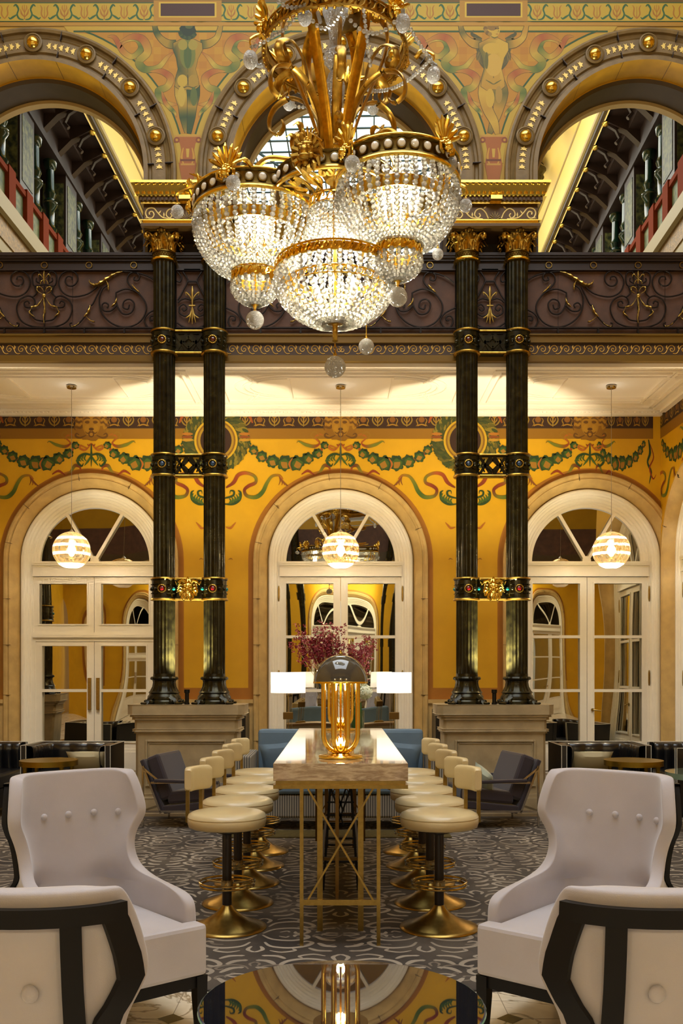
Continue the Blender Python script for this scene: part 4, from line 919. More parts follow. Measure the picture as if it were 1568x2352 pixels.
# lion head on the hub, towards us
def lion(a, z):
    m = MB(); d = Vector((cos(R(a)), sin(R(a)), 0)); s = Vector((-sin(R(a)), cos(R(a)), 0)); c = d*.36+Vector((0,0,z))
    def b(u, v, w_, r, sq=(1,1,1)): m.ball(tuple(c+s*u+d*w_+Vector((0,0,v))), r, 10, 8, sq)
    b(0,0,0,.055,(1,1,1.15)); b(0,-.01,.05,.022,(1,1,1.5)); b(0,-.035,.045,.026,(1.2,1,.8)); b(0,-.062,.035,.018)
    for q in (-1,1):
        b(q*.022,.012,.045,.013); b(q*.024,.028,.042,.016,(1.2,1,.6)); b(q*.03,-.03,.035,.017); b(q*.045,.06,.0,.02)
        for k in range(7):
            an = R(70-25*k); m.tube([tuple(c+s*q*.045*cos(an)+Vector((0,0,.05*sin(an)))+d*.015), tuple(c+s*q*.075*cos(an)+Vector((0,0,.085*sin(an)))+d*.025), tuple(c+s*q*.088*cos(an-.25)+Vector((0,0,.10*sin(an-.25)))+d*.0)], [.016,.017,.005], 6)
    palm = MB(); palmette(m, tuple(c+Vector((0,0,.06))), R(a), .075); m.build('lion_head', OGOLD, ch)
lion(-112, 4.13)
# upper crown, straps and scrolls
m = MB(); gear_band(m, .383, 4.86, 4.925, 90, th=.006); m.lathe([(.37,4.862),(.376,4.862),(.376,4.922),(.37,4.922)], (0,0,0), 72, caps=False); m.tube([(.39*cos(a*PI/40), .39*sin(a*PI/40), 4.85) for a in range(80)], .01, 6, closed=True)
for k in range(60): m.ball((.388*cos(k*PI/30), .388*sin(k*PI/30), 4.838), .009, 6, 4)
m.build('upper_ring', OGOLD, ch)
m = MB(); solid_band(m, .185, 5.09, 5.17); gear_band(m, .19, 5.10, 5.15, 40); m.build('crown_ring', [DGOLD, OGOLD], ch)
for k in range(6): a = R(60*k-100); m = MB(); palmette(m, (.39*cos(a), .39*sin(a), 4.925), a, .13, lean=.3); m.build('palmette', GOLD, ch)
for k in range(6): a = R(60*k-70); m = MB(); palmette(m, (.19*cos(a), .19*sin(a), 5.17), a, .12, lean=.3); m.build('palmette', GOLD, ch)
CHEV = mat('chased_gold', (205,152,44), .3, 1, noise=.35, nscale=40)
for k in range(6):
    a = R(60*k-115); e = Vector((cos(a), sin(a), 0)); pr = [(.20,5.10),(.27,5.03),(.285,4.93),(.25,4.80),(.19,4.66),(.125,4.50),(.085,4.36),(.07,4.22)]
    pts = [tuple(e*r_+Vector((0,0,z))) for r_, z in spline(pr, 4)]; m = MB(); n = len(pts)
    m.tube(pts, [lerp(.034,.026,i/n) for i in range(n)], 8, flat=(.28,1), up=tuple(e)); 
    m.tube([tuple(e*(r_)+Vector((0,0,z))) for r_, z in spiral(.225,5.085,.04,.008,PI*.2,-1.1,16)], .013, 6, flat=(1,1.8)); m.build('strap_arm', CHEV, ch)
    a2 = a+R(30); e = Vector((cos(a2), sin(a2), 0)); s = Vector((-sin(a2), cos(a2), 0)); m = MB()
    pr = [(.08,4.36),(.10,4.50),(.17,4.62),(.27,4.68),(.36,4.66),(.405,4.60),(.40,4.53),(.35,4.50),(.315,4.53),(.325,4.57)]
    q = spline(pr, 4); m.tube([tuple(e*r_+Vector((0,0,z))) for r_, z in q], [lerp(.022,.014,i/len(q)) for i in range(len(q))], 8, flat=(.45,1.3), up=tuple(s.cross(Vector((0,0,1)))))
    pr = [(.17,4.62),(.20,4.74),(.27,4.82),(.34,4.80),(.36,4.74),(.33,4.70),(.30,4.72),(.31,4.755)]
    q = spline(pr, 4); m.tube([tuple(e*r_+Vector((0,0,z))) for r_, z in q], [lerp(.018,.010,i/len(q)) for i in range(len(q))], 8, flat=(.45,1.6)); m.build('scroll_arm', OGOLD, ch)
    m = MB(); pr = [(.075,4.26),(.12,4.34),(.20,4.36),(.26,4.31),(.25,4.25),(.205,4.25),(.20,4.285)]
    q = spline(pr, 4); m.tube([tuple(e*r_+Vector((0,0,z))) for r_, z in q], [lerp(.020,.012,i/len(q)) for i in range(len(q))], 8, flat=(.6,1.5)); m.ball(tuple(e*.21+Vector((0,0,4.27))), .02, 8, 6)
    for t in (.4,.62,.8): p = q[int(t*(len(q)-1))]; acanthus(m, tuple(e*p[0]+Vector((0,0,p[1]))), a2, .05, .05, .04)
    m.build('lower_scroll', OGOLD, ch)
m = MB(); m.lathe([(.05,4.16),(.075,4.20),(.06,4.24),(.07,4.28),(.045,4.33),(.03,4.38),(.045,4.42),(.03,4.45)], (0,0,0), 24); m.tube([(0,0,3.4),(0,0,6.4)], .012, 8); m.build('centre_rod', OGOLD, ch)
m = MB(); m.lathe([(.02,4.44),(.03,4.48),(.022,4.52),(.045,4.60),(.052,4.68),(.035,4.74),(.02,4.76),(.035,4.78),(.06,4.81),(.058,4.85),(.03,4.88),(.028,4.92),(.04,5.0),(.065,5.08),(.07,5.10)], (0,0,0), 18, flute=lambda a, z: 1+.06*cos(9*a)); m.build('glass_baluster', CRYSB, ch, angle=20)
m = MB()
for z in [6.4+.09*i for i in range(60)]: m.tube([(.022*cos(a*PI/6)*(1 if int(z*11.11) % 2 else .25), .022*cos(a*PI/6)*(.25 if int(z*11.11) % 2 else 1), z+.055*sin(a*PI/6)) for a in range(12)], .007, 6, closed=True)
m.build('hanging_chain', DGOLD, ch)
for k in range(6):
    a = R(60*k-70); m = MB(); m.tube([(.18*cos(a),.18*sin(a),5.17),(.10*cos(a),.10*sin(a),5.32),(.05*cos(a),.05*sin(a),5.6),(0,0,6.3)], [.016,.018,.014,.008], 8); m.build('crown_arm', OGOLD, ch)
for s in (-1, 1):    # arms carrying the two baskets
    c = ((-.48-CHX, .166) if s < 0 else (.30-CHX, -.165)); m = MB()
    m.tube(spline([(0,0,4.22),(c[0]*.4,c[1]*.4,4.30),(c[0]*.8,c[1]*.8,4.36),(c[0],c[1],4.32)], 5), .016, 8); m.tube([tuple(Vector((c[0],c[1],0))*t+Vector((0,0,z))) for t, z in ((.55,4.18),(.7,4.24),(.62,4.30),(.5,4.27))], .014, 8); m.build('basket_arm', OGOLD, ch)
    for e_ in (-1, 1):   # clasp between basket and bowl rings
        pass
m = MB(); m.box(-.36,-.31,.06,.10,3.66,3.70); m.box(.27,.32,-.12,-.08,3.66,3.70); m.build('ring_clasp', GOLD, ch)
# glass balls and bead festoons (x, height, depth from our side), hung from gilt leaf hooks
def pxp(x, y, Y): X, Z = PX(x, y, Y); return (X-CHX, Y-CHY, Z)
HB = [(700,38,17,4.9,1.25),(925,53,17,4.9,1.25),(575,137,17,5.0,1.2),(995,172,16,5.0,1.2),(663,238,14,5.5,1.1),(856,248,14,5.5,1.1),(535,420,17,4.98,1),(809,376,18,4.76,1),(1033,379,17,4.86,1),(407,486,15,5.3,1),(1069,472,15,5.0,1),(1005,584,13,5.3,1),(841,796,18,5.35,1)]
for x, y, r_, Y, eg in HB:
    p = pxp(x, y, Y); cball('crystal_ball', p, r_*Y/F, ch, eg)
    m = MB(); top = Vector(p)+Vector((0,0,r_*Y/F*eg+.03)); inn = Vector((p[0]*.82, p[1]*.82, top.z+.035))
    if y < 560: m.tube(spline([tuple(top), tuple(top+Vector((0,0,.03))), tuple(lerp(top, inn, .6)+Vector((0,0,.045))), tuple(inn)], 4), [.004]*4+[.008]*4+[.012]*4+[.01], 6)
    else: m.tube([tuple(top), tuple(top+Vector((0,0,.06)))], .003, 6)
    if 400 < y < 500 and (x < 500 or x > 1060):
        for k in range(3): m.tube([tuple(inn+Vector((0,0,-.02))), tuple(inn+Vector((-.03+.03*k, -.02, .05))), tuple(inn+Vector((-.07*(1 if x < 782 else -1)*(.6+.3*k),-.02,.09)))], [.01,.014,.003], 6)
    m.build('leaf_hook', GOLD, ch)
def festoon(a, b, sag, r_=.011):
    a, b = Vector(a), Vector(b); m = MB(); L = (b-a).length*1.1; n = max(4, int(L/.024))
    for i in range(n+1): t = i/n; p = a.lerp(b, t)-Vector((0,0,4*sag*t*(1-t))); bead(m, tuple(p), r_, tuple(b-a))
    m.build('bead_festoon', CRYS, ch)
for (x0,y0,Y0),(x1,y1,Y1),sg in (((640,5,4.88),(700,12,4.85),.02),((700,15,4.85),(785,25,4.8),.10),((785,20,4.8),(925,25,4.88),.12),((925,30,4.88),(985,130,4.95),.02),((985,130,4.95),(1000,150,5),.01),((985,140,4.95),(840,205,5.4),.06),((690,20,4.88),(625,80,4.95),.03),((625,85,4.95),(578,108,5),.005),((575,130,5),(600,150,5.1),.02),((650,235,5.5),(760,225,5.5),.04),((835,25,4.8),(850,150,5.0),.0),((730,30,4.8),(735,50,4.8),.0)):
    festoon(pxp(x0,y0,Y0), pxp(x1,y1,Y1), sg)
# ================================================================ CARPET
CARP = mat('charcoal_carpet', (92,82,70), .95, noise=.45, nscale=2.2, bump=.3, bscale=300, col2=(52,46,42)); SWIRL = mat('pale_carpet_scroll', (176,164,146), .95, noise=.5, nscale=1.3, col2=(128,116,100)); SWIRL2 = mat('mid_carpet_scroll', (118,106,92), .95)  # carpet noise puts brown lit patches into the base colour
mb = MB(); mb.box(-4.1, 4.1, 4.5, 9.9, 0, .004)
def swirl(mb, pts, w, z=.0046, mi=1):
    """flat tapering stroke, widest near its head"""
    n = len(pts); L = []; Rr = []
    for i, (x, y) in enumerate(pts):
        a = pts[max(i-1,0)]; b = pts[min(i+1,n-1)]; dx, dy = b[0]-a[0], b[1]-a[1]; d = math.hypot(dx, dy) or 1
        t = i/(n-1); ww = w*(.12+.88*sin(PI*min(1, t*.9+.08))**.8)*(1 if t < .8 else (1+1.2*sin(PI*(t-.8)/.2)*.6))/2
        L.append((x-dy/d*ww, y+dx/d*ww, z)); Rr.append((x+dy/d*ww, y-dx/d*ww, z))
    k = len(L); mb.add(L+Rr, [(i, k+i, k+i+1, i+1) for i in range(k-1)], mi)
rc = random.Random(11)
def scroll(x, y, r, a0, turns): return [(x+lerp(r,.18*r,i/18)*cos(a0+turns*2*PI*i/18), y+lerp(r,.18*r,i/18)*sin(a0+turns*2*PI*i/18)) for i in range(19)]
TW, TH = .92, .74; motif = []
for s in (-1, 1):
    for t in (-1, 1):
        def A(p): return [(s*a, t*b) for a, b in p]
        motif += [(A(spline([(.02,.02),(.10,.13),(.24,.16),(.34,.10),(.33,.03),(.26,.02),(.25,.07)],4)), .028), (A(spline([(.05,.20),(.10,.30),(.22,.34),(.33,.30),(.38,.22),(.34,.18),(.30,.21)],4)), .030),
          (A(spline([(.40,.05),(.46,.14),(.54,.16)],4)), .034), (A(spline([(.42,.22),(.47,.29),(.55,.31)],4)), .036), (A(spline([(.36,.34),(.42,.40),(.52,.41)],4)), .03),
          (A(spline([(.03,.30),(.05,.38),(.0,.44)],4)), .024), (A(spline([(.10,.40),(.18,.44),(.27,.40),(.25,.36)],4)), .022), (A(spline([(.14,.05),(.19,.08),(.21,.05)],4)), .016), (A(spline([(.44,.0),(.50,.03),(.56,.02)],4)), .02)]
for i in range(-5, 6):
    for j in range(0, 8):
        cx, cy = i*TW+(TW/2 if j % 2 else 0), 4.72+j*TH
        for pth, w_ in motif:
            p = [(cx+a*.8, cy+b*.8) for a, b in pth]
            if all(-4.05 < a < 4.05 and 4.55 < b < 9.85 for a, b in p): swirl(mb, p, w_*1.0, mi=1)
        for pth, w_ in motif[::2]:
            p = [(cx+TW/2+a*.5+.02, cy+b*.5) for a, b in pth]
            if all(-4.05 < a < 4.05 and 4.55 < b < 9.85 for a, b in p): swirl(mb, p, w_*.6, .0043, 2)
mb.box(-4.1, 4.1, 4.49, 4.505, 0, .006, 3)
tag(mb.build('carpet', [CARP, SWIRL, SWIRL2, mat('carpet_binding',(40,34,30),.9)]), 'large charcoal carpet with pale scroll pattern under the bar table', 'carpet')
tag(MB().box(-1.0, 1.0, 8.62, 9.0, .0045, .014).build('rug', mat('olive_rug', (92,76,24), .95, noise=.4, nscale=30)), 'narrow olive gold rug on the carpet at the foot of the blue sofa', 'rug')

# ================================================================ WING CHAIRS
VELVET = mat('lilac_grey_velvet', (190,184,188), .75, sheen=.6, noise=.10, nscale=5, bump=.12, bscale=400)
SEC = [  # height, half width front, half width back, back y, forward edge y
 (1.045,.290,.275,-.405,-.275),(1.03,.303,.28,-.405,-.255),(.97,.317,.285,-.40,-.225),(.90,.329,.29,-.395,-.205),(.845,.335,.29,-.39,-.195),(.80,.32,.288,-.388,-.21),(.755,.295,.285,-.384,-.225),(.70,.282,.282,-.38,-.222),(.655,.281,.28,-.376,-.205),(.62,.285,.28,-.373,-.18),(.592,.291,.28,-.371,-.14),(.570,.297,.28,-.37,-.07),(.556,.301,.28,-.37,.03),(.548,.304,.28,-.37,.14),(.54,.306,.28,-.37,.225),(.522,.307,.28,-.369,.272),(.495,.308,.28,-.368,.29),(.44,.308,.28,-.364,.295),(.34,.308,.28,-.358,.298),(.235,.306,.28,-.35,.298)]
def usec(h):
    for p, q in zip(SEC, SEC[1:]):
        if p[0] >= h >= q[0]:
            t = (p[0]-h)/(p[0]-q[0]); return [lerp(a, b, t) for a, b in zip(p, q)]
    return list(SEC[0] if h > 1 else SEC[-1])
def half_curve(h, n=22):
    _, af, ab, yb, yf = usec(h); k = max(0, min(1, (h-.54)/.09)); k = k*k*(3-2*k); A = []; B = []; rc_ = .12
    T = R(78)
    for i in range(n+1):
        t = T*(i/n)**.9; A.append((af*sin(t)/sin(T), yb+(yf-yb)*((1-cos(t))/(1-cos(T)))**1.15))
    L1 = ab-rc_; L2 = rc_*PI/2; L3 = max(.01, yf-yb-rc_); L = L1+L2+L3
    for i in range(n+1):
        d = L*i/n
        if d < L1: B.append((d, yb))
        elif d < L1+L2: a = (d-L1)/rc_; B.append((ab-rc_+rc_*sin(a), yb+rc_-rc_*cos(a)))
        else: t = (d-L1-L2)/L3; B.append((lerp(ab, af, t**.8), yb+rc_+L3*t))
    return [(lerp(b[0],a[0],k), lerp(b[1],a[1],k)) for a, b in zip(A, B)]
def S(s, h, off=0):
    """point on the outer face at arc length s from the centre line"""
    P = half_curve(h); sg = 1 if s >= 0 else -1; s = abs(s); acc = 0
    for a, b in zip(P, P[1:]):
        d = math.hypot(b[0]-a[0], b[1]-a[1])
        if acc+d >= s or b is P[-1]:
            t = (s-acc)/d; n = ((b[1]-a[1])/d, -(b[0]-a[0])/d)
            return (sg*(lerp(a[0],b[0],t)+n[0]*off), lerp(a[1],b[1],t)+n[1]*off, h)
        acc += d
def slen(h): P = half_curve(h); return sum(math.hypot(b[0]-a[0], b[1]-a[1]) for a, b in zip(P, P[1:]))
def wing_chair(label, loc, rz):
    root = empty('wing_chair', (0,0,0), label=label, cat='armchair', group='lilac wing chairs round the glass table')
    m = MB(); rows = []
    for sec in SEC:
        P = half_curve(sec[0]); rows.append([(-x, y, sec[0]) for x, y in P[::-1]]+[(x, y, sec[0]) for x, y in P[1:]])
    m.grid(rows); o = m.build('upholstered_shell', VELVET, root, solid=.055, offset=1, sub=2)
    # check: thickness grows inward
    m = MB(); m.prism([(-.245,-.33),(.245,-.33),(.245,.275),(.308,.275),(.308,.37),(-.308,.37),(-.308,.275),(-.245,.275)], .215, .432, 0, 'z')
    m.build('seat_cushion', VELVET, root, bevel=.018, fix=True)
    for x in (-.27,-.135,0,.135):
        p = S(x, .845, -.058); m = MB(); m.ball((p[0], p[1]+.0, .845), .0155, 12, 8, (1,.75,1)); m.build('upholstery_button', VELVET, root)
    for x in (-.14, .14):
        p = S(x, .83, .004); m = MB(); m.ball(p, .019, 12, 8, (1,.6,1)); m.build('upholstery_button', VELVET, root)
    def strip(path, w_, th=.02):
        f = MB(); rows = []
        for (s_, h, ww, dr) in path:   # dr: (ds,dh) width direction
            rows.append([S(s_-dr[0]*ww/2, h-dr[1]*ww/2, .004), S(s_-dr[0]*ww/2, h-dr[1]*ww/2, th), S(s_+dr[0]*ww/2, h+dr[1]*ww/2, th), S(s_+dr[0]*ww/2, h+dr[1]*ww/2, .004)])
        f.grid(rows, smooth=True, closed_u=True); return f
    for sg in (-1, 1):
        hs = [1.0-.785*i/30 for i in range(31)]
        path = [(sg*((slen(h)-.074) if h > .72 else (lerp(slen(.72)-.074, .285, min(1,(.72-h)/.25)))), h, .055, (1,0)) for h in hs]
        strip(path, .05, .024).build('back_stile', BLACKW, root)
        strip([(sg*.225, h, .042, (1,0)) for h in [.99-.0775*i for i in range(11)]], .04, .02).build('back_slat', BLACKW, root)
    strip([(0, h, .042, (1,0)) for h in [.99-.0775*i for i in range(11)]], .04, .02).build('back_slat', BLACKW, root)
    L_ = slen(1.0)-.04
    strip([(lerp(-L_, L_, i/24), .992, .040, (0,1)) for i in range(25)], .04, .026).build('top_rail', BLACKW, root)
    m = MB(); frame_z = (.165, .215)
    m.box(-.285,.285,.32,.355,*frame_z); m.box(-.285,.285,-.37,-.335,*frame_z); m.box(-.3,-.268,-.35,.34,*frame_z); m.box(.268,.3,-.35,.34,*frame_z)
    m.build('seat_rail', BLACKW, root)
    for sx in (-1, 1):
        for sy in (-1, 1):
            m = MB(); y = .34 if sy > 0 else -.35; yb = y+(.0 if sy > 0 else -.05)
            m.tube([(sx*.285, y, .215), (sx*.285, y, .12), (sx*(.283), yb, 0)], [.036,.034,.022], 4); m.build('leg', BLACKW, root)
    root.location = loc; root.rotation_euler = (0,0,rz); return root
wc = wing_chair('lilac wing chair left of the bar table, facing us with its seat showing', (-1.037, 4.147, 0), R(-140))
copy_tree(wc, (1.047, 4.147, 0), R(140), 'lilac wing chair right of the bar table, facing us with its seat showing')
copy_tree(wc, (-.704, 2.39, 0), R(-12), 'lilac wing chair seen from behind at the lower left, black wood frame')
copy_tree(wc, (.716, 2.39, 0), R(12), 'lilac wing chair seen from behind at the lower right, black wood frame')

# ================================================================ GLASS COFFEE TABLE
m = MB(); m.lathe([(.44,.0),(.45,.004),(.45,.010),(.446,.013)], (0,0,0), 96, 0)
ct = empty('coffee_table', (.004,3.03,0), label='round dark mirrored glass coffee table between the four wing chairs', cat='table')
tg = mat('smoked_mirror_glass', (98,104,128), .015, .95); m.build('glass_top', [tg], ct, loc=(0,0,.44))
m = MB(); m.lathe([(.4505,.441),(.453,.4445),(.4505,.4505)], (0,0,0), 96, caps=False); m.build('glass_edge', mat('green_glass_edge',(120,190,150),.1,0,coat=1), ct)
m = MB(); m.lathe([(.26,0),(.26,.012),(.05,.03),(.04,.06),(.04,.40),(.16,.43),(.16,.44)], (0,0,0), 40); m.build('pedestal_base', mat('dark_bronze_metal',(60,50,36),.3,.9), ct)

# ================================================================ BAR STOOLS
LEATH = mat('cream_leather', (212,192,146), .32, coat=.25, noise=.06, bump=.05, bscale=120); POSTM = mat('dark_brown_post', (30,20,16), .35)
RINGM = mat('pale_brass', (190,170,120), .18, 1)
def stool(label, loc, flip):
    root = empty('bar_stool', (0,0,0), label=label, cat='stool', group='cream bar stools along the marble table')
    m = MB(); m.lathe([(.0,.592),(.205,.592),(.222,.600),(.229,.625),(.229,.648),(.226,.652),(.229,.656),(.222,.672),(.20,.683),(.13,.69),(0,.692)], (0,0,0), 56); m.build('seat', LEATH, root, angle=60)
    m = MB(); m.lathe([(.0275,.12),(.0275,.55),(.06,.56),(.06,.592)], (0,0,0), 24); m.build('column_post', POSTM, root)
    m = MB(); m.lathe([(.228,0),(.232,.004),(.23,.012),(.20,.022),(.13,.05),(.075,.085),(.045,.115),(.032,.135),(.028,.14)], (0,0,0), 64); m.build('base', BRASS, root, angle=60)
    m = MB()
    for z, rr in ((.275,.16),(.255,.157)): m.tube([(rr*cos(a*PI/24), rr*sin(a*PI/24), z) for a in range(48)], .0065, 8, closed=True)
    for a in range(3): m.tube([(.03*cos(a*2.094+.5), .03*sin(a*2.094+.5), .262), (.158*cos(a*2.094+.5), .158*sin(a*2.094+.5), .265)], .006, 6)
    m.lathe([(.028,.235),(.034,.237),(.034,.285),(.028,.287)], (0,0,0), 24); m.build('footrest_ring', RINGM, root)
    g = 1 if not flip else -1; A0, A1 = (R(184), R(122)) if not flip else (R(-4), R(58))
    rows = []
    for i in range(17):
        a = lerp(A0, A1, i/16); row = []
        e = 1-abs(2*i/16-1)**12*.22
        for k in range(20):
            q = 2*PI*k/20; sq_ = lambda v: abs(v)**.4*(1 if v >= 0 else -1); rr = .226+.025*sq_(cos(q))*e; z = .869+.072*sq_(sin(q))*e
            row.append((rr*cos(a), rr*sin(a), z))
        rows.append(row)
    m = MB(); m.grid(rows, closed_u=True); m.add(rows[0], [list(range(20))], 0, None, True); m.add(rows[-1], [list(range(20))[::-1]], 0, None, True)
    m.build('backrest', LEATH, root, bevel=.01, angle=70, fix=True)
    for a in (lerp(A0, A1, .06), lerp(A0, A1, .72)):
        m = MB(); m.bar((.230*cos(a), .230*sin(a), .62), (.230*cos(a), .230*sin(a), .84), .022, .012); m.bar((.230*cos(a), .230*sin(a), .622), (.15*cos(a), .15*sin(a), .588), .02, .01); m.build('back_post', BRASS, root)
    root.location = loc; return root
ordn = ['nearest', 'second', 'middle', 'fourth', 'farthest']
sl = stool('cream bar stool left of the table, nearest of the left row', (-.664, 5.60, 0), False)
sr = stool('cream bar stool right of the table, nearest of the right row', (.576, 5.60, 0), True)
for k in range(1, 5):
    copy_tree(sl, (-.664, 5.60+.592*k, 0), label=f'cream bar stool left of the table, {ordn[k]} from us in the left row')
    copy_tree(sr, (.578, 5.60+.592*k, 0), label=f'cream bar stool right of the table, {ordn[k]} from us in the right row')

# ================================================================ MARBLE BAR TABLE
def slab_marble():
    m = bpy.data.materials.new('brown_veined_marble'); m.use_nodes = True; nt = m.node_tree; b = nt.nodes['Principled BSDF']; N = nt.nodes.new; L = nt.links.new
    tc = N('ShaderNodeTexCoord'); mp = N('ShaderNodeMapping'); mp.inputs['Rotation'].default_value = (R(10),R(-38),R(15)); mp.inputs['Scale'].default_value = (2.0,2.2,11)
    n = N('ShaderNodeTexNoise'); n.inputs['Scale'].default_value = 1.6; n.inputs['Detail'].default_value = 10; n.inputs['Distortion'].default_value = .35; n.inputs['Roughness'].default_value = .65
    L(tc.outputs['Object'], mp.inputs[0]); L(mp.outputs[0], n.inputs['Vector']); r = N('ShaderNodeValToRGB'); e = r.color_ramp
    e.elements[0].position = .3; e.elements[0].color = (*lin((122,98,70)),1); e.elements[1].position = .7; e.elements[1].color = (*lin((216,196,164)),1)
    for p, c in ((.42,(162,136,102)),(.5,(204,182,148)),(.58,(150,122,90))): q = e.elements.new(p); q.color = (*lin(c),1)
    L(n.outputs['Fac'], r.inputs[0]); L(r.outputs[0], b.inputs['Base Color']); b.inputs['Roughness'].default_value = .07; b.inputs['Coat Weight'].default_value = .5; return m
bt = empty('bar_table', (0,0,0), label='long high marble table on brass trestles, stools on both sides', cat='table')
MB().box(-.3675,.3675,5.22,8.48,.905,1.0).build('marble_top', slab_marble(), bt, bevel=.002)
m = MB(); m.box(-.3675,.3675,5.22,8.48,.862,.882); m.box(-.355,.355,5.235,8.465,.882,.905); m.build('brass_apron', BRASS, bt)
DB = mat('darkened_brass', (110,84,44), .35, 1)
for y0, dr, mt in ((5.235, 1, BRASS), (8.46, -1, DB)):
    t = empty('trestle', parent=bt)
    for x in (-.213, .207):
        MB().box(x-.01,x+.01,y0-.01,y0+.01,0,.862).build('leg', mt, t)
        x2 = x*.56; y2 = y0+dr*.30; MB().box(x2-.016,x2+.016,y2-.012,y2+.012,0,.862).build('leg', mt, t)
    m = MB(); m.box(-.213,.207,y0-.008,y0+.012,.225,.255); m.build('stretcher', mt, t)
    for a, b in ((-1,1),(1,-1)):
        m = MB(); m.bar((a*.178,y0+.012*a*dr,.862),(b*.18,y0+.012*a*dr,.25),.016,.01); m.build('cross_brace', mt, t)
    m = MB(); m.bar((-.02,y0+dr*.2,.862),(-.02,y0+dr*.2,.23),.02); m.bar((-.02,y0+dr*.2,.24),(-.02,y0,.24),.016); m.build('centre_post', DB, t)
m = MB()
for y in (6.1,6.85,7.6): m.box(-.12,.12,y-.008,y+.008,.3,.32)
m.box(-.125,-.11,5.55,8.15,.3,.32); m.box(.11,.125,5.55,8.15,.3,.32); m.build('long_stretcher', DB, bt)
for y in (6.55, 7.2):
    m = MB()
    for a in (-1,1): m.bar((a*.06,y,.862),(a*.12,y,.0),.016); m.bar((a*.12,y,.862),(-a*.02,y,.45),.012)
    for z in (.2,.36,.52): m.bar((-.1,y,z),(.1,y,z),.012)
    m.build('ladder_support', mat('black_iron',(18,16,14),.4,.6), bt)

# ================================================================ DOME TABLE LAMPS
DOME = mat('grey_lacquer_dome', (74,72,66), .05, .0, coat=1)
def dome_lamp(label, loc, power):
    root = empty('dome_table_lamp', (0,0,0), label=label, cat='lamp')
    m = MB(); m.lathe([(0,.0),(.125,.0),(.128,.006),(.128,.014),(.122,.018),(.07,.02),(.06,.028),(0,.028)], (0,0,0), 56); m.build('base_plate', GOLD, root)
    m = MB(); pr = [(.1575*cos(PI/2*i/16), .435+.165*sin(PI/2*i/16)) for i in range(17)]
    m.lathe(pr[:-1]+[(0.001,.60)], (0,0,0), 64, 0, caps=False); m.lathe([(.150*cos(PI/2*i/12), .435+.157*sin(PI/2*i/12)) for i in range(12)]+[(0.001,.592)], (0,0,0), 48, 1, caps=False)
    m.lathe([(.150,.433),(.159,.433),(.159,.442),(.1575,.444)], (0,0,0), 64, 2); m.build('dome_shade', [DOME, mat('white_shade_lining',(244,238,226),.5), GOLD], root, angle=60)
    m = MB(); m.lathe([(0,.60),(.012,.602),(.014,.608),(.006,.614),(.008,.62),(0,.626)], (0,0,0), 12); m.build('finial', GOLD, root)
    for k in range(8):
        a = k*PI/4+PI/8; m = MB(); r0 = .107; pts = [(r0*cos(a), r0*sin(a), z) for z in (.54,.4,.3,.2,.14)]
        for t in range(1, 9):
            q = PI/2*t/8; rr = .012+ (r0-.012)*cos(q) if t < 8 else .012; pts.append((rr*cos(a), rr*sin(a), .14-.105*sin(q)))
        m.tube(pts, .0135, 10); m.build('gold_tube', GOLD, root, angle=70)
    for k in range(4):
        a = k*PI/2+PI/4; m = MB(); r0 = .045; m.tube([(r0*cos(a), r0*sin(a), z) for z in (.54,.3,.16,.1)]+[(.02*cos(a),.02*sin(a),.055)], .0095, 8); m.build('gold_tube', GOLD, root)
    m = MB(); m.tube([(0,0,.03),(0,0,.45)], .006, 8); m.ball((0,0,.47), .03, 12, 8, mi=1); m.ball((0,0,.10), .012, 12, 8, (1,1,1.6), mi=1); m.build('bulb', [GOLD, BULBD], root)
    root.location = loc
    lamp('dome_lamp_light', 'POINT', (loc[0],loc[1],loc[2]+.42), power, WARM, .03); lamp('dome_lamp_light', 'POINT', (loc[0],loc[1],loc[2]+.09), power*.4, WARM, .02)
    return root
dome_lamp('grey domed table lamp with gold tubes at the near end of the marble table', (0.0, 5.56, 1.0), 7)
dome_lamp('second domed lamp with gold tubes, far end of the marble table', (-.0, 8.15, 1.0), 4)

# ================================================================ BLUE SOFA, CONSOLE, DRUM LAMPS, FLOWERS
BLUE = mat('slate_blue_wool', (104,126,144), .9, bump=.2, bscale=300, noise=.1); STRI = bpy.data.materials.new('striped_upholstery'); STRI.use_nodes = True
nt = STRI.node_tree; b_ = nt.nodes['Principled BSDF']; tc_ = nt.nodes.new('ShaderNodeTexCoord'); wv = nt.nodes.new('ShaderNodeTexWave'); wv.inputs['Scale'].default_value = 14; wv.inputs['Distortion'].default_value = 0
rp = nt.nodes.new('ShaderNodeValToRGB'); rp.color_ramp.interpolation = 'CONSTANT'; rp.color_ramp.elements[0].color = (*lin((150,144,130)),1); rp.color_ramp.elements[1].position = .72; rp.color_ramp.elements[1].color = (*lin((60,58,56)),1)
nt.links.new(tc_.outputs['Object'], wv.inputs[0]); nt.links.new(wv.outputs['Fac'], rp.inputs[0]); nt.links.new(rp.outputs[0], b_.inputs['Base Color']); b_.inputs['Roughness'].default_value = .9
sf = empty('sofa', (0,9.75,0), label='slate blue sofa with striped arms facing us behind the marble table', cat='sofa')
MB().box(-.84,.84,-.02,.12,.30,.915).build('backrest', BLUE, sf, bevel=.035)
MB().box(-.84,.84,-.72,-.02,.12,.34).build('seat_base', STRI, sf, bevel=.02); MB().box(-.82,.82,-.74,-.02,.345,.45).build('seat_cushion', BLUE, sf, bevel=.03)
for s in (-1, 1):
    MB().box(*sorted((s*.85,s*1.02)),-.70,.12,.12,.70).build('arm', STRI, sf, bevel=.015)
    for y in (-.65, .05): m = MB(); m.tube([(s*.9,y,.13),(s*.93,y-.03,0)], [.014,.009], 8); m.build('leg', mat('black_iron',(18,16,14)), sf)
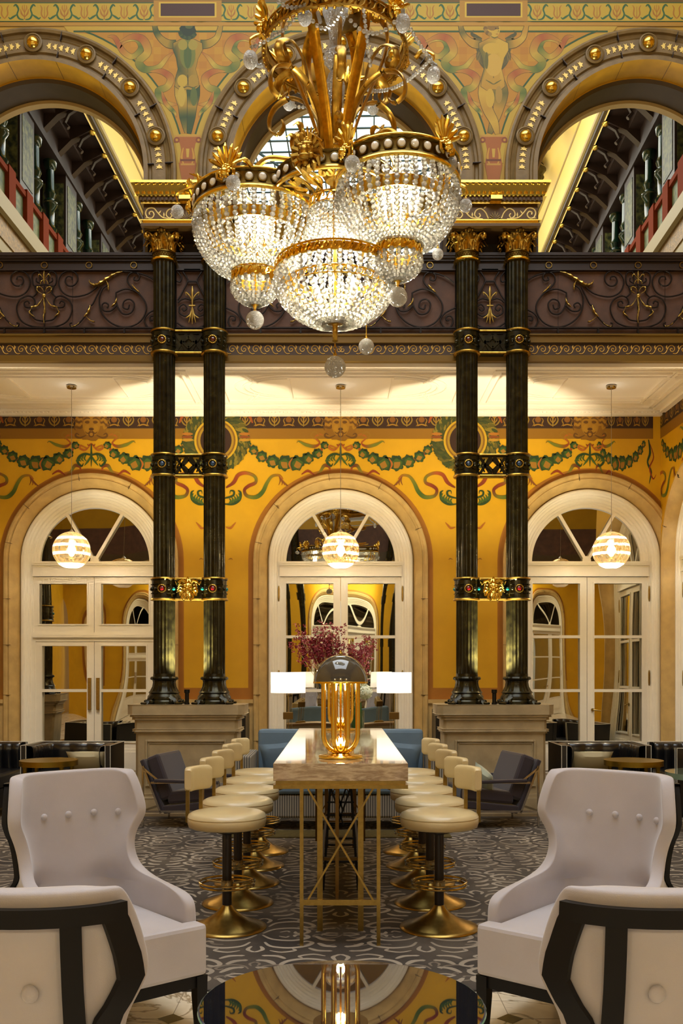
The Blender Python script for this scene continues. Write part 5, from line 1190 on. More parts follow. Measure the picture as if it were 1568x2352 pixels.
def pillow(name, w_, h, t, mt, parent=None):
    m = MB(); n = 10
    for sg in (1, -1):
        rows = []
        for j in range(n+1):
            v = 2*j/n-1; row = []
            for i in range(n+1):
                u = 2*i/n-1; e = max(0,(1-u*u))**.5*max(0,(1-v*v))**.5; pinch = 1-.07*(1-abs(u))*abs(v)*2*.5-.0; pw = 1-.07*(1-abs(v))
                row.append((u*w_/2*(1-.06*(1-v*v)), sg*t/2*e**.7, v*h/2*(1-.06*(1-u*u))))
            rows.append(row if sg > 0 else row[::-1])
        m.grid(rows)
    return m.build(name, mt, parent)
for s in (-1, 1):
    p = pillow('throw_pillow', .40, .36, .13, BLUE); tag(p, f'slate blue pillow at the {"left" if s < 0 else "right"} end of the blue sofa', 'pillow', 'blue pillows on the sofa'); p.location = (s*.60, 9.60, .62); p.rotation_euler = (R(14), R(6*s), R(8*s))
cs = empty('console_table', (0,10.95,0), label='cream and brass console table behind the blue sofa', cat='table')
MB().box(-.85,.85,-.2,.2,.69,.73).build('table_top', mat('walnut_edge',(128,98,62),.3), cs, bevel=.004); MB().box(-.80,.80,-.17,.17,.45,.69).build('drawer_case', mat('cream_lacquer',(214,198,164),.35), cs, bevel=.004)
for x in (-.78,.78):
    for y in (-.15,.15): MB().box(x-.018,x+.018,y-.018,y+.018,0,.69).build('leg', BRASS, cs)
SHADE = bpy.data.materials.new('white_lamp_shade'); SHADE.use_nodes = True; nt = SHADE.node_tree; nt.nodes.remove(nt.nodes['Principled BSDF'])
d1 = nt.nodes.new('ShaderNodeBsdfDiffuse'); d1.inputs[0].default_value = (.9,.88,.84,1); d2 = nt.nodes.new('ShaderNodeBsdfTranslucent'); d2.inputs[0].default_value = (.95,.9,.84,1); em = nt.nodes.new('ShaderNodeEmission'); em.inputs[0].default_value = (1,.93,.82,1); em.inputs[1].default_value = .35
mx = nt.nodes.new('ShaderNodeMixShader'); mx.inputs[0].default_value = .6; ad = nt.nodes.new('ShaderNodeAddShader')
nt.links.new(d1.outputs[0], mx.inputs[1]); nt.links.new(d2.outputs[0], mx.inputs[2]); nt.links.new(mx.outputs[0], ad.inputs[0]); nt.links.new(em.outputs[0], ad.inputs[1]); nt.links.new(ad.outputs[0], nt.nodes['Material Output'].inputs[0])
CLEARG = glass_like('clear_glass_rod', (.93,.90,.82), .55)
def drum_lamp(label, loc):
    root = empty('drum_shade_lamp', (0,0,0), label=label, cat='lamp', group='pair of white drum lamps')
    m = MB(); m.lathe([(.196,.53),(.196,.765)], (0,0,0), 48, caps=False); m.build('lamp_shade', SHADE, root, solid=.003)
    m = MB(); m.box(-.08,.08,-.06,.06,0,.012); m.box(-.065,.065,-.05,.05,.012,.022); m.build('base', BRASS, root)
    for x in (-.032, .032):
        m = MB(); m.lathe([(.016,.02),(.016,.56)], (x,0,0), 14); m.build('glass_rod', CLEARG, root)
    MB().box(-.056,.056,-.03,.03,.23,.31).build('brass_cuff', DB, root, bevel=.003)
    m = MB(); m.tube([(0,0,.02),(0,0,.64)], .005, 6); m.ball((0,0,.65), .03, 10, 8, mi=1); m.build('bulb', [BRASS, BULB], root)
    root.location = loc; lamp('drum_lamp_light', 'POINT', (loc[0],loc[1],loc[2]+.64), 9, SOFT, .05); return root
drum_lamp('white drum shade lamp on the console, left of the flowers', (-.597,10.9,.73)); drum_lamp('white drum shade lamp on the console, right of the flowers', (.608,10.9,.73))
fl = empty('flower_vase', (.0,10.9,.73), label='glass vase of dark red orchids and white hydrangeas on the console', cat='vase')
m = MB(); m.lathe([(.085,0),(.09,.01),(.09,.33),(.086,.33),(.086,.015),(0,.015)], (.18,0,0), 32, caps=False); m.build('glass_vase', glass_like('vase_glass', (.85,.95,.88), .7), fl)
rf = random.Random(5); GRN = mat('green_leaf', (44,92,26), .5); STEM = mat('pale_stem', (196,180,110), .6); ORC = mat('burgundy_orchid', (140,22,38), .6, noise=.3, nscale=30); HYD = mat('white_hydrangea', (236,240,210), .7)
m = MB()
for k in range(26):
    a = rf.uniform(0,6.28); rr = rf.uniform(.01,.07); x = .18+rr*cos(a); y = rr*sin(a); m.tube([(x,y,.02),(x+rf.uniform(-.02,.02),y,.2),(x+rf.uniform(-.03,.03),y,.42)], [.009,.012,.004], 5, flat=(1,.3))
m.build('vase_leaves', GRN, fl)
m = MB(); tips = []
for k in range(24):
    bx = rf.choice([0,0,1]); base_ = Vector((.05+rf.uniform(-.06,.14),rf.uniform(-.04,.04),.36))
    if not bx: tip = Vector((rf.uniform(-.56,-.02), rf.uniform(-.12,.12), 1.16+rf.uniform(-.14,.13)-.2*0))
    else: tip = Vector((rf.uniform(.02,.40), rf.uniform(-.12,.12), 1.03+rf.uniform(-.16,.12)))
    mid = (base_+tip)/2+Vector((-.05 if not bx else .05,0,-.06)); pts = spline([tuple(base_),tuple(mid),tuple(tip)], 6); m.tube(pts, [lerp(.004,.0018,i/(len(pts)-1)) for i in range(len(pts))], 5); tips.append((mid, tip))
m.build('branch', STEM, fl)
m = MB()
for mid, tip in tips:
    for k in range(30):
        t = rf.uniform(.5,1.04); c = mid.lerp(tip, t)+Vector((rf.uniform(-.075,.075), rf.uniform(-.06,.06), rf.uniform(-.06,.06)))
        for q in range(5):
            d = Vector((rf.uniform(-1,1), rf.uniform(-1,1), rf.uniform(-1,1))).normalized(); e = d.orthogonal().normalized()
            m.add([tuple(c), tuple(c+d*.016+e*.009), tuple(c+d*.030), tuple(c+d*.016-e*.009)], [(0,1,2,3)])
m.build('orchid_blossoms', ORC, fl)
for hx, hz, hr in ((-.18,.80,.085),(-.08,.76,.07),(.28,.54,.085),(-.22,.72,.07),(-.02,.68,.08),(.16,.62,.08)):
    m = MB()
    for k in range(260):
        v = Vector((rf.gauss(0,1), rf.gauss(0,1), rf.gauss(0,1))).normalized(); c = Vector((hx,-.05,hz))+v*hr*rf.uniform(.85,1); u = v.orthogonal().normalized()*.013; w_ = v.cross(u)
        m.add([tuple(c+u), tuple(c+w_), tuple(c-u), tuple(c-w_)], [(0,1,2,3)])
    m.ball((hx,-.05,hz), hr*.80, 14, 10); m.build('hydrangea', HYD, fl)

# ================================================================ BLACK LEATHER TUB CHAIRS
BLK = mat('black_leather', (18,18,20), .28, coat=.3, bump=.08, bscale=60); PIP = mat('white_piping', (220,214,196), .6)
def tub_chair(label, loc, rz=0, W=.95):
    root = empty('tub_chair', (0,0,0), label=label, cat='armchair', group='black leather tub chairs')
    h = .715; w2 = W/2; D = .66
    m = MB(); t = .055
    m.box(-w2,-w2+t,-D/2,D/2,.04,h); m.box(w2-t,w2,-D/2,D/2,.04,h); m.box(-w2+t,w2-t,D/2-t,D/2,.04,h); m.build('outer_shell', BLK, root, bevel=.006)
    m = MB()
    for s in (-1, 1):
        for x in (w2, w2-t-.0): m.tube([(s*x,-D/2-.002,.05),(s*x,-D/2-.002,h)], .0035, 6)
        m.tube([(s*w2,-D/2,h),(s*w2,D/2,h),(0,D/2,h)], .0035, 6)
    m.build('piping', PIP, root)
    # channel tufted inner back and arms
    m = MB(); rows = []; n = 96
    path = []
    for i in range(n+1):
        t_ = i/n
        if t_ < .3: path.append(((-w2+.10), lerp(-D/2+.04, D/2-.28, t_/.3), (1,0)))
        elif t_ < .38: a = (t_-.3)/.08*PI/2; path.append((-w2+.22-.12*cos(a), D/2-.28+.14*sin(a), (cos(a),-sin(a))))
        elif t_ < .62: path.append((lerp(-w2+.22, w2-.22, (t_-.38)/.24), D/2-.14, (0,-1)))
        elif t_ < .70: a = (t_-.62)/.08*PI/2; path.append((w2-.22+.12*sin(a), D/2-.28+.14*cos(a), (-sin(a),-cos(a))))
        else: path.append((w2-.10, lerp(D/2-.28, -D/2+.04, (t_-.70)/.3), (-1,0)))
    for z, o_ in ((.40,.0),(.52,.012),(.62,.02),(.68,.018),(.705,.0),(.712,-.05)):
        row = []
        for i, (x, y, nn) in enumerate(path):
            b = abs(sin(PI*i/n*11)); k = o_+.022*(b**.5)*(1 if z < .71 else .3)
            row.append((x+nn[0]*k, y+nn[1]*k, z))
        rows.append(row)
    m.grid(rows); m.build('channelled_lining', BLK, root, angle=50)
    MB().box(-w2+.08,w2-.08,-D/2+.02,D/2-.12,.28,.43).build('seat_cushion', BLK, root, bevel=.03)
    MB().box(-w2+.056,w2-.056,-D/2+.01,D/2-.06,.08,.28).build('seat_base', BLK, root)
    for sx in (-1,1):
        for sy in (-1,1): MB().box(*sorted((sx*(w2-.07),sx*(w2-.03))),*sorted((sy*(D/2-.03),sy*(D/2-.07))),0,.04).build('foot', BLACKW, root)
    root.location = loc; root.rotation_euler = (0,0,rz); return root
t0 = tub_chair('black leather tub chair right of the right pedestal, cushion on its seat', (2.82,10.50,0))
copy_tree(t0, (-2.92,10.50,0), 0, 'black leather tub chair left of the left pedestal, cushion on its seat')
copy_tree(t0, (3.45+.33,10.3,0), R(-90), 'black leather tub chair cut by the right edge of the view')
copy_tree(t0, (-3.52-.33,10.3,0), R(90), 'black leather tub chair cut by the left edge of the view')
CREAM = mat('cream_linen', (206,196,160), .85, bump=.2, bscale=200)
for x, l in ((2.70,'right'),(-2.72,'left')):
    p = pillow('seat_pillow', .42, .34, .12, CREAM); tag(p, f'cream pillow lying in the {l} black tub chair', 'pillow', 'cream pillows in the tub chairs'); p.location = (x,10.33,.52); p.rotation_euler = (R(40),0,0)
OLVB = mat('olive_brass', (150,122,40), .3, .9); DGL = mat('dark_table_glass', (40,36,30), .03, .2, coat=1)
def round_table(label, loc, r_, h, top, rim):
    root = empty('round_side_table', (0,0,0), label=label, cat='table')
    m = MB(); m.lathe([(0,h-.004),(r_-.01,h-.004),(r_-.01,h)], (0,0,0), 56); m.lathe([(0,h-.0035),(r_-.012,h)], (0,0,0), 56); m.build('top', top, root)
    m = MB(); m.lathe([(r_-.012,h-.05),(r_,h-.05),(r_,h+.003),(r_-.012,h+.003)], (0,0,0), 64); m.build('rim', rim, root)
    for a in (45,135,225,315):
        x, y = (r_-.03)*cos(R(a)), (r_-.03)*sin(R(a)); m = MB(); m.tube([(x,y,h-.02),(x,y,h-.08),(x,y,0)], [.035,.02,.014], 10); m.build('leg', rim, root)
    root.location = loc; return root
round_table('round brass rimmed side table before the right black tub chair', (2.94,9.62,0), .29, .612, DGL, OLVB)
round_table('round brass rimmed side table before the left black tub chair', (-2.93,9.62,0), .285, .612, DGL, OLVB)
round_table('green glass side table cut by the right edge of the view', (3.45,8.95,0), .40, .56, mat('green_table_glass',(96,120,104),.05,.1,coat=1), mat('green_rim_glass',(120,140,120),.1,.1,coat=1))

# ================================================================ CHROME FRAMED LOUNGE CHAIRS
PLUM = mat('dark_plum_velvet', (46,38,46), .7, sheen=.5, bump=.1, bscale=300); CHR = mat('chrome', (190,184,174), .12, 1)
def lounge(label, loc, rz):
    """faces local +x"""
    root = empty('lounge_chair', (0,0,0), label=label, cat='armchair', group='plum lounge chairs with chrome frames')
    def slab(name, a, b, th, w2=.29, bev=.03):   # a,b: (x,z) ends of the slab's centre line
        a = Vector((a[0],a[1])); b = Vector((b[0],b[1])); n = Vector((-(b-a).y, (b-a).x)).normalized()*th/2
        poly = [tuple(p) for p in (a-n, b-n, b+n, a+n)]; m = MB(); m.prism(poly, -w2, w2); return m.build(name, PLUM, root, bevel=bev, fix=True)
    slab('seat_cushion', (-.22,.31), (.36,.375), .13); slab('back_cushion', (-.22,.30), (-.39,.745), .15)
    slab('back_shell', (-.26,.17), (-.50,.70), .05, .30, .012); slab('seat_shell', (-.26,.19), (.36,.27), .08, .30, .012)
    for s in (-1, 1):
        m = MB(); y = s*.325
        for a, b in (((-.47,0),(-.47,.64)),((-.47,.64),(-.27,.16)),((-.50,.17),(.38,.20)),((.36,0),(.36,.50)),((-.38,.47),(.36,.50)),((-.47,.62),(-.30,.50))): m.bar((a[0],y,a[1]),(b[0],y,b[1]),.022,.01,up=(0,1,0))
        m.build('chrome_frame', CHR, root)
        MB().box(-.34,.36,*sorted((s*.295,s*.35)),.475,.51).build('armrest', PLUM, root, bevel=.01)
    m = MB(); m.bar((-.47,-.325,.18),(-.47,.325,.18),.02); m.bar((.36,-.325,.19),(.36,.325,.19),.02); m.build('cross_bar', CHR, root)
    root.location = loc; root.rotation_euler = (0,0,rz); return root
l0 = lounge('plum velvet lounge chair with chrome frame before the left pedestal', (-1.40,9.38,0), R(-14)); l0.scale = (.93,.93,.93)
copy_tree(l0, (1.40,9.38,0), R(194), 'plum velvet lounge chair with chrome frame before the right pedestal')
SILV = mat('silver_satin', (176,184,164), .4, sheen=.3)
for s, l in ((-1,'left'),(1,'right')):
    p = pillow('satin_pillow', .28, .24, .10, SILV); tag(p, f'small silver satin pillow on the {l} plum lounge chair', 'pillow', 'silver pillows on the lounge chairs'); p.location = (s*1.38,9.22,.47); p.rotation_euler = (R(20), R(25*s), R(60*-s))
# dark cabinets against the back wall between the doors
for x, l in ((-1.64,'left'),(1.64,'right')):
    c = MB(); c.box(x-.46,x+.46,11.9,12.4,.0,1.02); tag(c.build('dark_sideboard', mat('charcoal_lacquer',(34,30,24),.3), bevel=.005), f'dark sideboard against the back wall behind the {l} pedestal', 'sideboard')

# ================================================================ PENDANT GLOBES
def globe_mat(name, tcol, gcol, f1, f2, diff):
    m = bpy.data.materials.new(name); m.use_nodes = True; nt = m.node_tree; nt.nodes.remove(nt.nodes['Principled BSDF'])
    tr = nt.nodes.new('ShaderNodeBsdfTransparent'); tr.inputs[0].default_value = (*tcol,1); gl = nt.nodes.new('ShaderNodeBsdfGlossy'); gl.inputs[0].default_value = (*gcol,1); gl.inputs['Roughness'].default_value = .03
    df = nt.nodes.new('ShaderNodeBsdfTranslucent'); df.inputs[0].default_value = (*gcol,1); a = nt.nodes.new('ShaderNodeMixShader'); a.inputs[0].default_value = f1; b = nt.nodes.new('ShaderNodeMixShader'); b.inputs[0].default_value = diff
    nt.links.new(tr.outputs[0], a.inputs[1]); nt.links.new(gl.outputs[0], a.inputs[2]); nt.links.new(a.outputs[0], b.inputs[1]); nt.links.new(df.outputs[0], b.inputs[2]); nt.links.new(b.outputs[0], nt.nodes['Material Output'].inputs[0]); return m
CLR = globe_mat('clear_globe_band', (1,.97,.92), (1,.96,.9), .12, 0, .14); AMB = globe_mat('gold_mirror_band', (.93,.74,.42), (.95,.72,.36), .5, 0, .03)
def globe(label, x):
    root = empty('globe_pendant', (0,0,0), label=label, cat='lamp', group='striped glass globe pendants')
    r_ = .222; m = MB(); N_ = 40
    for i in range(N_):
        z0, z1 = -r_*.97+2*.97*r_*i/N_, -r_*.97+2*.97*r_*(i+1)/N_
        band = 1 if (i in range(5,14) or i in range(17,23) or i in range(26,31) or i in range(34,40)) else 0
        m.lathe([(math.sqrt(max(1e-8,r_*r_-z0*z0)), z0), (math.sqrt(max(1e-8,r_*r_-z1*z1)), z1)], (0,0,0), 40, band, caps=False)
    m.build('striped_globe', [CLR, AMB], root, angle=80)
    m = MB(); m.lathe([(.03,.205),(.035,.215),(.02,.235),(.008,.25)], (0,0,0), 20); m.build('cap', CHR, root)
    m = MB(); m.tube([(0,0,.24),(0,0,4.87-2.945)], .003, 6); m.build('cable', mat('cable_grey',(150,140,120),.5), root)
    m = MB(); m.lathe([(0,1.925),(.055,1.928),(.062,1.945),(.062,1.955),(0,1.955)], (0,0,0), 24); m.build('ceiling_canopy', CHR, root)
    m = MB(); m.lathe([(.018,.205),(.018,.12)], (0,0,0), 12, 1); m.lathe([(0,-.075),(.02,-.07),(.036,-.04),(.04,0),(.03,.045),(.016,.075),(.014,.12)], (0,0,0), 20, 0); m.build('bulb', [BULB, CHR], root)
    root.location = (x, 11.4, 2.945); lamp('pendant_light', 'POINT', (x, 11.4, 2.94), 190, (1,.86,.62), .05); return root
globe('striped glass globe pendant before the left arched door', -3.2); globe('striped glass globe pendant before the middle arched door', 0.0); globe('striped glass globe pendant before the right arched door', 3.22)
# ================================================================ PAINTED DECORATION ON THE WALLS
def lin_(c): r, g, b = lin(c); return (r*.70, g*.74, b*.34)   # yellow tint put into the paints to offset the white daylight
class Paint:
    """flat painting on a wall: coordinates in drawing units relative to an axis; each layer a hair in front of the last"""
    def __init__(s, X0, Z0, Y, u, ax='y'): s.m = MB(); s.X0 = X0; s.Z0 = Z0; s.Y = Y; s.u = u; s.L = 0; s.ax = ax; s.mx = 1; s.sx = 1
    def P(s, x, y):
        a, b, c = s.X0+s.mx*s.sx*x*s.u, s.Y-.0045-.000012*s.L, s.Z0-y*s.u
        return (a, b, c) if s.ax == 'y' else (b, a, c)
    def poly(s, pts, col, cols=None):
        s.L += 1; c = [lin_(q) for q in cols] if cols else lin_(col)
        s.m.add([s.P(*p) for p in pts], [list(range(len(pts)))], 0, c)
    def ell(s, x, y, rx, ry, col, n=16, rot=0, lob=0, amp=0, ph=0):
        s.poly([(x+(rx*cos(a)*cos(rot)-ry*sin(a)*sin(rot))*(1+amp*cos(lob*a+ph)), y+(rx*cos(a)*sin(rot)+ry*sin(a)*cos(rot))*(1+amp*cos(lob*a+ph))) for a in [2*PI*i/n for i in range(n)]], col)
    def rib(s, pts, w, cols, n=4, sm=True):
        s.L += 1; pts = spline(pts, n) if sm else pts; k = len(pts); cols = cols if isinstance(cols[0], (tuple, list)) else [cols]
        ws = w if isinstance(w, (list, tuple)) else [w]
        def at(L, t): f = t*(len(L)-1); i = min(int(f), len(L)-2) if len(L) > 1 else 0; return L[0] if len(L) == 1 else (lerp(L[i],L[i+1],f-i) if not isinstance(L[i], (tuple,list)) else tuple(lerp(a,b,f-i) for a,b in zip(L[i],L[i+1])))
        A = []; B = []; C = []
        for i, (x, y) in enumerate(pts):
            a = pts[max(i-1,0)]; b = pts[min(i+1,k-1)]; dx, dy = b[0]-a[0], b[1]-a[1]; d = math.hypot(dx,dy) or 1; ww = at(ws, i/(k-1))/2
            A.append(s.P(x-dy/d*ww, y+dx/d*ww)); B.append(s.P(x+dy/d*ww, y-dx/d*ww)); C.append(lin_(at(cols, i/(k-1))))
        o = len(A)
        for i in range(o-1): s.m.add([A[i],B[i],B[i+1],A[i+1]], [(0,1,2,3)], 0, [C[i],C[i],C[i+1],C[i+1]])
    def rect(s, x0, x1, y0, y1, col): s.poly([(x0,y0),(x1,y0),(x1,y1),(x0,y1)], col)
    def both(s, f):
        for q in (1, -1): s.mx = q; f()
        s.mx = 1
    def build(s, name, parent=None): return s.m.build(name, PAINT, parent)
G1, G2, G3 = (40,70,40), (72,100,44), (128,130,50); OR1, OR2, RD = (196,104,40), (160,62,30), (124,44,26); YB, YD = (218,158,30), (168,118,30)
def garland_leaf(p, x, y, r, a):
    p.ell(x, y, r, r*.95, G1, 22, a, 7, .13, a); p.ell(x+.15*r*cos(a), y+.1*r, r*.68, r*.62, G2, 16, a, 5, .14); p.ell(x+.28*r*cos(a+.5), y+.25*r, r*.42, r*.5, (176,120,44), 12, a, 4, .2)
    p.rib([(x-r*.7*cos(a),y-r*.5),(x,y-r*.8),(x+r*.7,y-r*.4)], [1,.28*r,1], (34,58,36), 3); p.rib([(x+.6*r,y+.1*r),(x+.2*r,y+.8*r),(x-.5*r,y+.6*r)], [1,.22*r,.5], (52,80,40), 3)
BU = BY/F
def bay_painting(cx, parts, rs=1.0, ax='y', Y=BY):
    """parts: which halves (+1 right, -1 left)"""
    p = Paint(cx, CH+VY*BU, Y, BU, ax)
    for q in parts:
        p.mx = q; p.sx = rs if q > 0 else 1; lim = 286 if p.sx == 1 else 250
        p.rect(0, lim, 985, 1008, (166,112,22)); p.rect(0, lim, 943, 986, (70,44,22)); p.rect(0, lim, 947, 983, DKR)  # ochre band is the painted shadow under the frieze
        p.rect(0, lim, 984, 986, (150,104,40)); p.rect(0, lim, 943, 946, (112,84,36))
        x = 52
        while x < lim-10:
            # vase
            p.rib([(x-9,953),(x+9,953)], 3, (180,120,44), 1); p.ell(x, 964, 7, 7, (150,92,36), 10); p.rib([(x-10,978),(x,975),(x+10,978)], 3, (186,134,50), 2); p.rib([(x-8,960),(x-12,966),(x-9,974),(x-13,979)], [1,2.6,1], (172,128,56), 3); p.rib([(x+8,960),(x+12,966),(x+9,974),(x+13,979)], [1,2.6,1], (172,128,56), 3)
            x2 = x+33
            if x2 < lim-10:
                p.rib([(x2,950),(x2,980)], [1.5,3,2], (176,136,60), 2)
                for s in (-1,1):
                    p.rib([(x2,978),(x2+s*7,974),(x2+s*12,965),(x2+s*10,956),(x2+s*15,950),(x2+s*19,955)], [2,3.4,2.2,3,1], (166,130,62), 3); p.rib([(x2,972),(x2+s*5,966),(x2+s*6,960)], [1,2.5,.6], (190,140,60), 3); p.rib([(x2,962),(x2+s*4,957),(x2+s*4,951)], [1,2.2,.6], (190,140,60), 3)
            x += 67
        # garland
        pts = [(37,1023,9),(53,1042,12),(76,1053,14),(102,1064,18),(128,1064,18),(156,1060,15),(181,1049,13),(200,1034,11),(213,1020,8)]
        p.rib([(a, b) for a, b, _ in pts], 5, [OR1, OR2], 3)
        for i, (a, b, r_) in enumerate(pts):
            if i < len(pts)-1: c_ = pts[i+1]; p.rib([(a,b-r_*.5),((a+c_[0])/2,(b+c_[1])/2+3),(c_[0],c_[1]+r_*.4)], [2,6,2], [OR1,RD], 3)
        for i, (a, b, r_) in enumerate(pts): garland_leaf(p, a, b, r_, (i < 4)*PI*.9+.2*i)
        p.rib([(110,1052),(118,1066),(112,1080)], [1,5,1], OR1, 3)
        # ribbon by the lion, over the arch, and the long one
        p.rib([(34,1003),(48,998),(58,1006),(48,1018),(60,1026),(80,1022),(96,1014),(101,1018)], [2,5,4,3,7,7,3,1], [YD,OR1,OR1,OR2,G3,G3,YD], 4)
        p.rib([(48,1000),(60,992),(68,1000),(60,1008),(54,1002)], [2,4,3,2], YD, 4)
        p.rib([(24,1083),(27,1072),(38,1070),(46,1082),(58,1092)], [2,6,8,6,2], [OR1,RD,G3,OR1], 4); p.rib([(60,1092),(75,1082),(90,1090)], [2,6,2], OR2, 4)
        if p.sx == 1:
            F_ = lambda L: [(284-(a/2.613), 820+b/2.613) for a, b in L]
            p.rib(F_([(55,785),(100,755),(130,708),(180,698),(228,720),(232,755),(190,775),(165,800),(180,835),(235,842),(275,810),(300,758),(330,718),(372,712),(395,735)]), [3,9,8,6,7,8,7,7,10,9,7,5,3], [RD,OR2,(190,90,40),G3,OR2,RD,G3,G2,G3,YD,OR1], 4)
            for k in range(4): p.rib(F_([(372,715),(380+12*k,745+8*k),(370+18*k,770)]), [1,3,1], (146,80,36), 3)
            # flourish under the wreath and small ribbons
            W = lambda L: [(286-(a-1305)/2.613, 820+b/2.613) for a, b in L]
            p.rib(W([(1305,870),(1365,884),(1410,882),(1445,855),(1452,815),(1436,802)]), [2,3,6,8,5,1], G1, 4)
            for k in range(5): a = 1385+14*k; p.rib(W([(a,882-6*k),(a+8,862-6*k),(a-2,850-8*k)]), [4,4,1], G2, 3)
            p.rib(W([(1340,850),(1372,845),(1408,832),(1412,808),(1392,804),(1388,822)]), [2,4,5,3,1], G1, 4)
            p.rib(W([(1365,1022),(1392,1028),(1410,1010),(1425,992)]), [2,5,4,1], (196,110,30), 4); p.rib(W([(1380,1215),(1395,1210),(1405,1216)]), [1,3,1], (176,116,40), 3)
        else:
            p.rib([(232,1010),(238,1040),(228,1062),(242,1085),(234,1112)], [4,9,6,8,1], G1, 4); p.rib([(238,1020),(252,1050),(236,1075),(250,1100),(262,1090)], [2,4,5,4,1], OR2, 4)
    p.mx = 1; p.sx = 1
    # foliage under the lion
    def cen():
        p.rib([(2,1022),(14,1034),(26,1030),(24,1024),(10,1030)], [2,5,4,2], OR1, 4); p.rib([(0,1046),(14,1043),(28,1050),(31,1062),(22,1071),(18,1064)], [3,6,6,5,1], G1, 4)
        for k in range(4): p.rib([(12+6*k,1045+3*k),(16+6*k,1053+2*k),(11+6*k,1060)], [2,4,.8], G2, 3)
        p.rib([(0,1048),(8,1060),(16,1070)], [4,5,1], G2, 3); p.rib([(0,1018),(6,1024),(9,1020)], [1,3,1], OR2, 3)
    p.both(cen); p.rib([(0,1020),(0,1045),(0,1072)], [2,5,1], G1, 3)
    # lion mask in brown wash
    H1, H2, H3 = (156,104,30), (116,72,26), (186,130,44)
    p.rect(-36, 36, 944, 986, H1); p.ell(0, 975, 38, 38, H1, 24, 0, 9, .06)
    for k in range(18):
        a = R(-25+230*k/17); x, y = 22*cos(a), 968-20*sin(a); e = 38 if k % 2 else 33
        p.rib([(x, y), (x+8*cos(a+.5), y-8*sin(a+.5)), (e*1.05*cos(a-.1), 970-e*.9*sin(a-.1)), (e*1.15*cos(a+.12), 970-e*.95*sin(a+.12))], [5,6,4,1], H2 if k % 2 else H3, 3)
    p.ell(0, 978, 20, 24, H3, 20)
    def face():
        p.ell(9, 970, 6, 3.5, H2, 10); p.rib([(3,962),(10,960),(18,965)], [2,5,1], H2, 3); p.ell(9, 984, 7, 8, (196,140,52), 10); p.rib([(2,990),(8,996),(14,992)], [2,3,1], H2, 3); p.rib([(12,1000),(26,1006),(36,1002),(34,996),(28,999)], [2,5,4,2], H2, 4)
    p.both(face); p.poly([(-4,968),(4,968),(6,984),(-6,984)], H3); p.ell(0, 986, 6, 3.5, (92,54,24), 10); p.ell(0, 998, 7, 7, (110,66,28), 12); p.ell(0, 998, 4, 4, (186,130,50), 10)
    return p
DKR = (58,26,20)
def wreath(p, x, y):
    rw = random.Random(3)
    p.ell(x, y, 76, 72, (70,70,34), 60, 0, 30, .03)
    for k in range(60):
        a = 2*PI*k/60
        for rr, sz in ((73,8.5),(65,8),(57,7)):
            b = a+rw.uniform(-.06,.06); c = rw.choice([(84,84,36),(112,98,40),(56,66,36),(150,128,52),(66,76,40)]); p.ell(x+rr*.98*cos(b), y+rr*.94*sin(b), sz, sz*.38, c, 7, b+rw.uniform(.5,1.3))
    for k in (-.12, PI+.12):
        for j in range(3): p.ell(x+66*cos(k), y+66*sin(k)+(j-1)*7, 13, 3.4, ((196,120,44),(150,74,34),(206,150,60))[j], 12)
    p.ell(x, y, 50, 50, (226,176,50), 32); p.ell(x, y, 45, 46, (146,100,34), 32); p.ell(x, y, 41, 42, (190,144,54), 32); p.ell(x, y, 36, 37, DKR, 32)
    for q in (-1,1): p.rib([(x+q*4,y+22),(x+q*18,y+14),(x+q*6,y),(x+q*18,y-14),(x+q*4,y-22)], [3,5,4,5,3], (186,140,60), 4)
    for q in (-1,1): p.rib([(x+q*46,y-70),(x+q*70,y-66),(x+q*84,y-40)], [4,10,3], (176,84,30), 4)
for cx, rs in ((-BAY, 1), (0, 1), (BAY, .58)):
    p = bay_painting(cx, (1, -1), rs)
    if cx < BAY-.1: wreath(p, 286, 1012)
    if cx < -1: wreath(p, -286, 1012)
    p.build('painted_garland', wall_back)
p = bay_painting(-RC, (1, -1), .5, 'x', WX)    # the same scheme turned onto the end wall
for i, v in enumerate(p.m.v): p.m.v[i] = (v[0], -v[1] if v[1] < 0 else v[1], v[2])
p.build('painted_garland', wall_right)

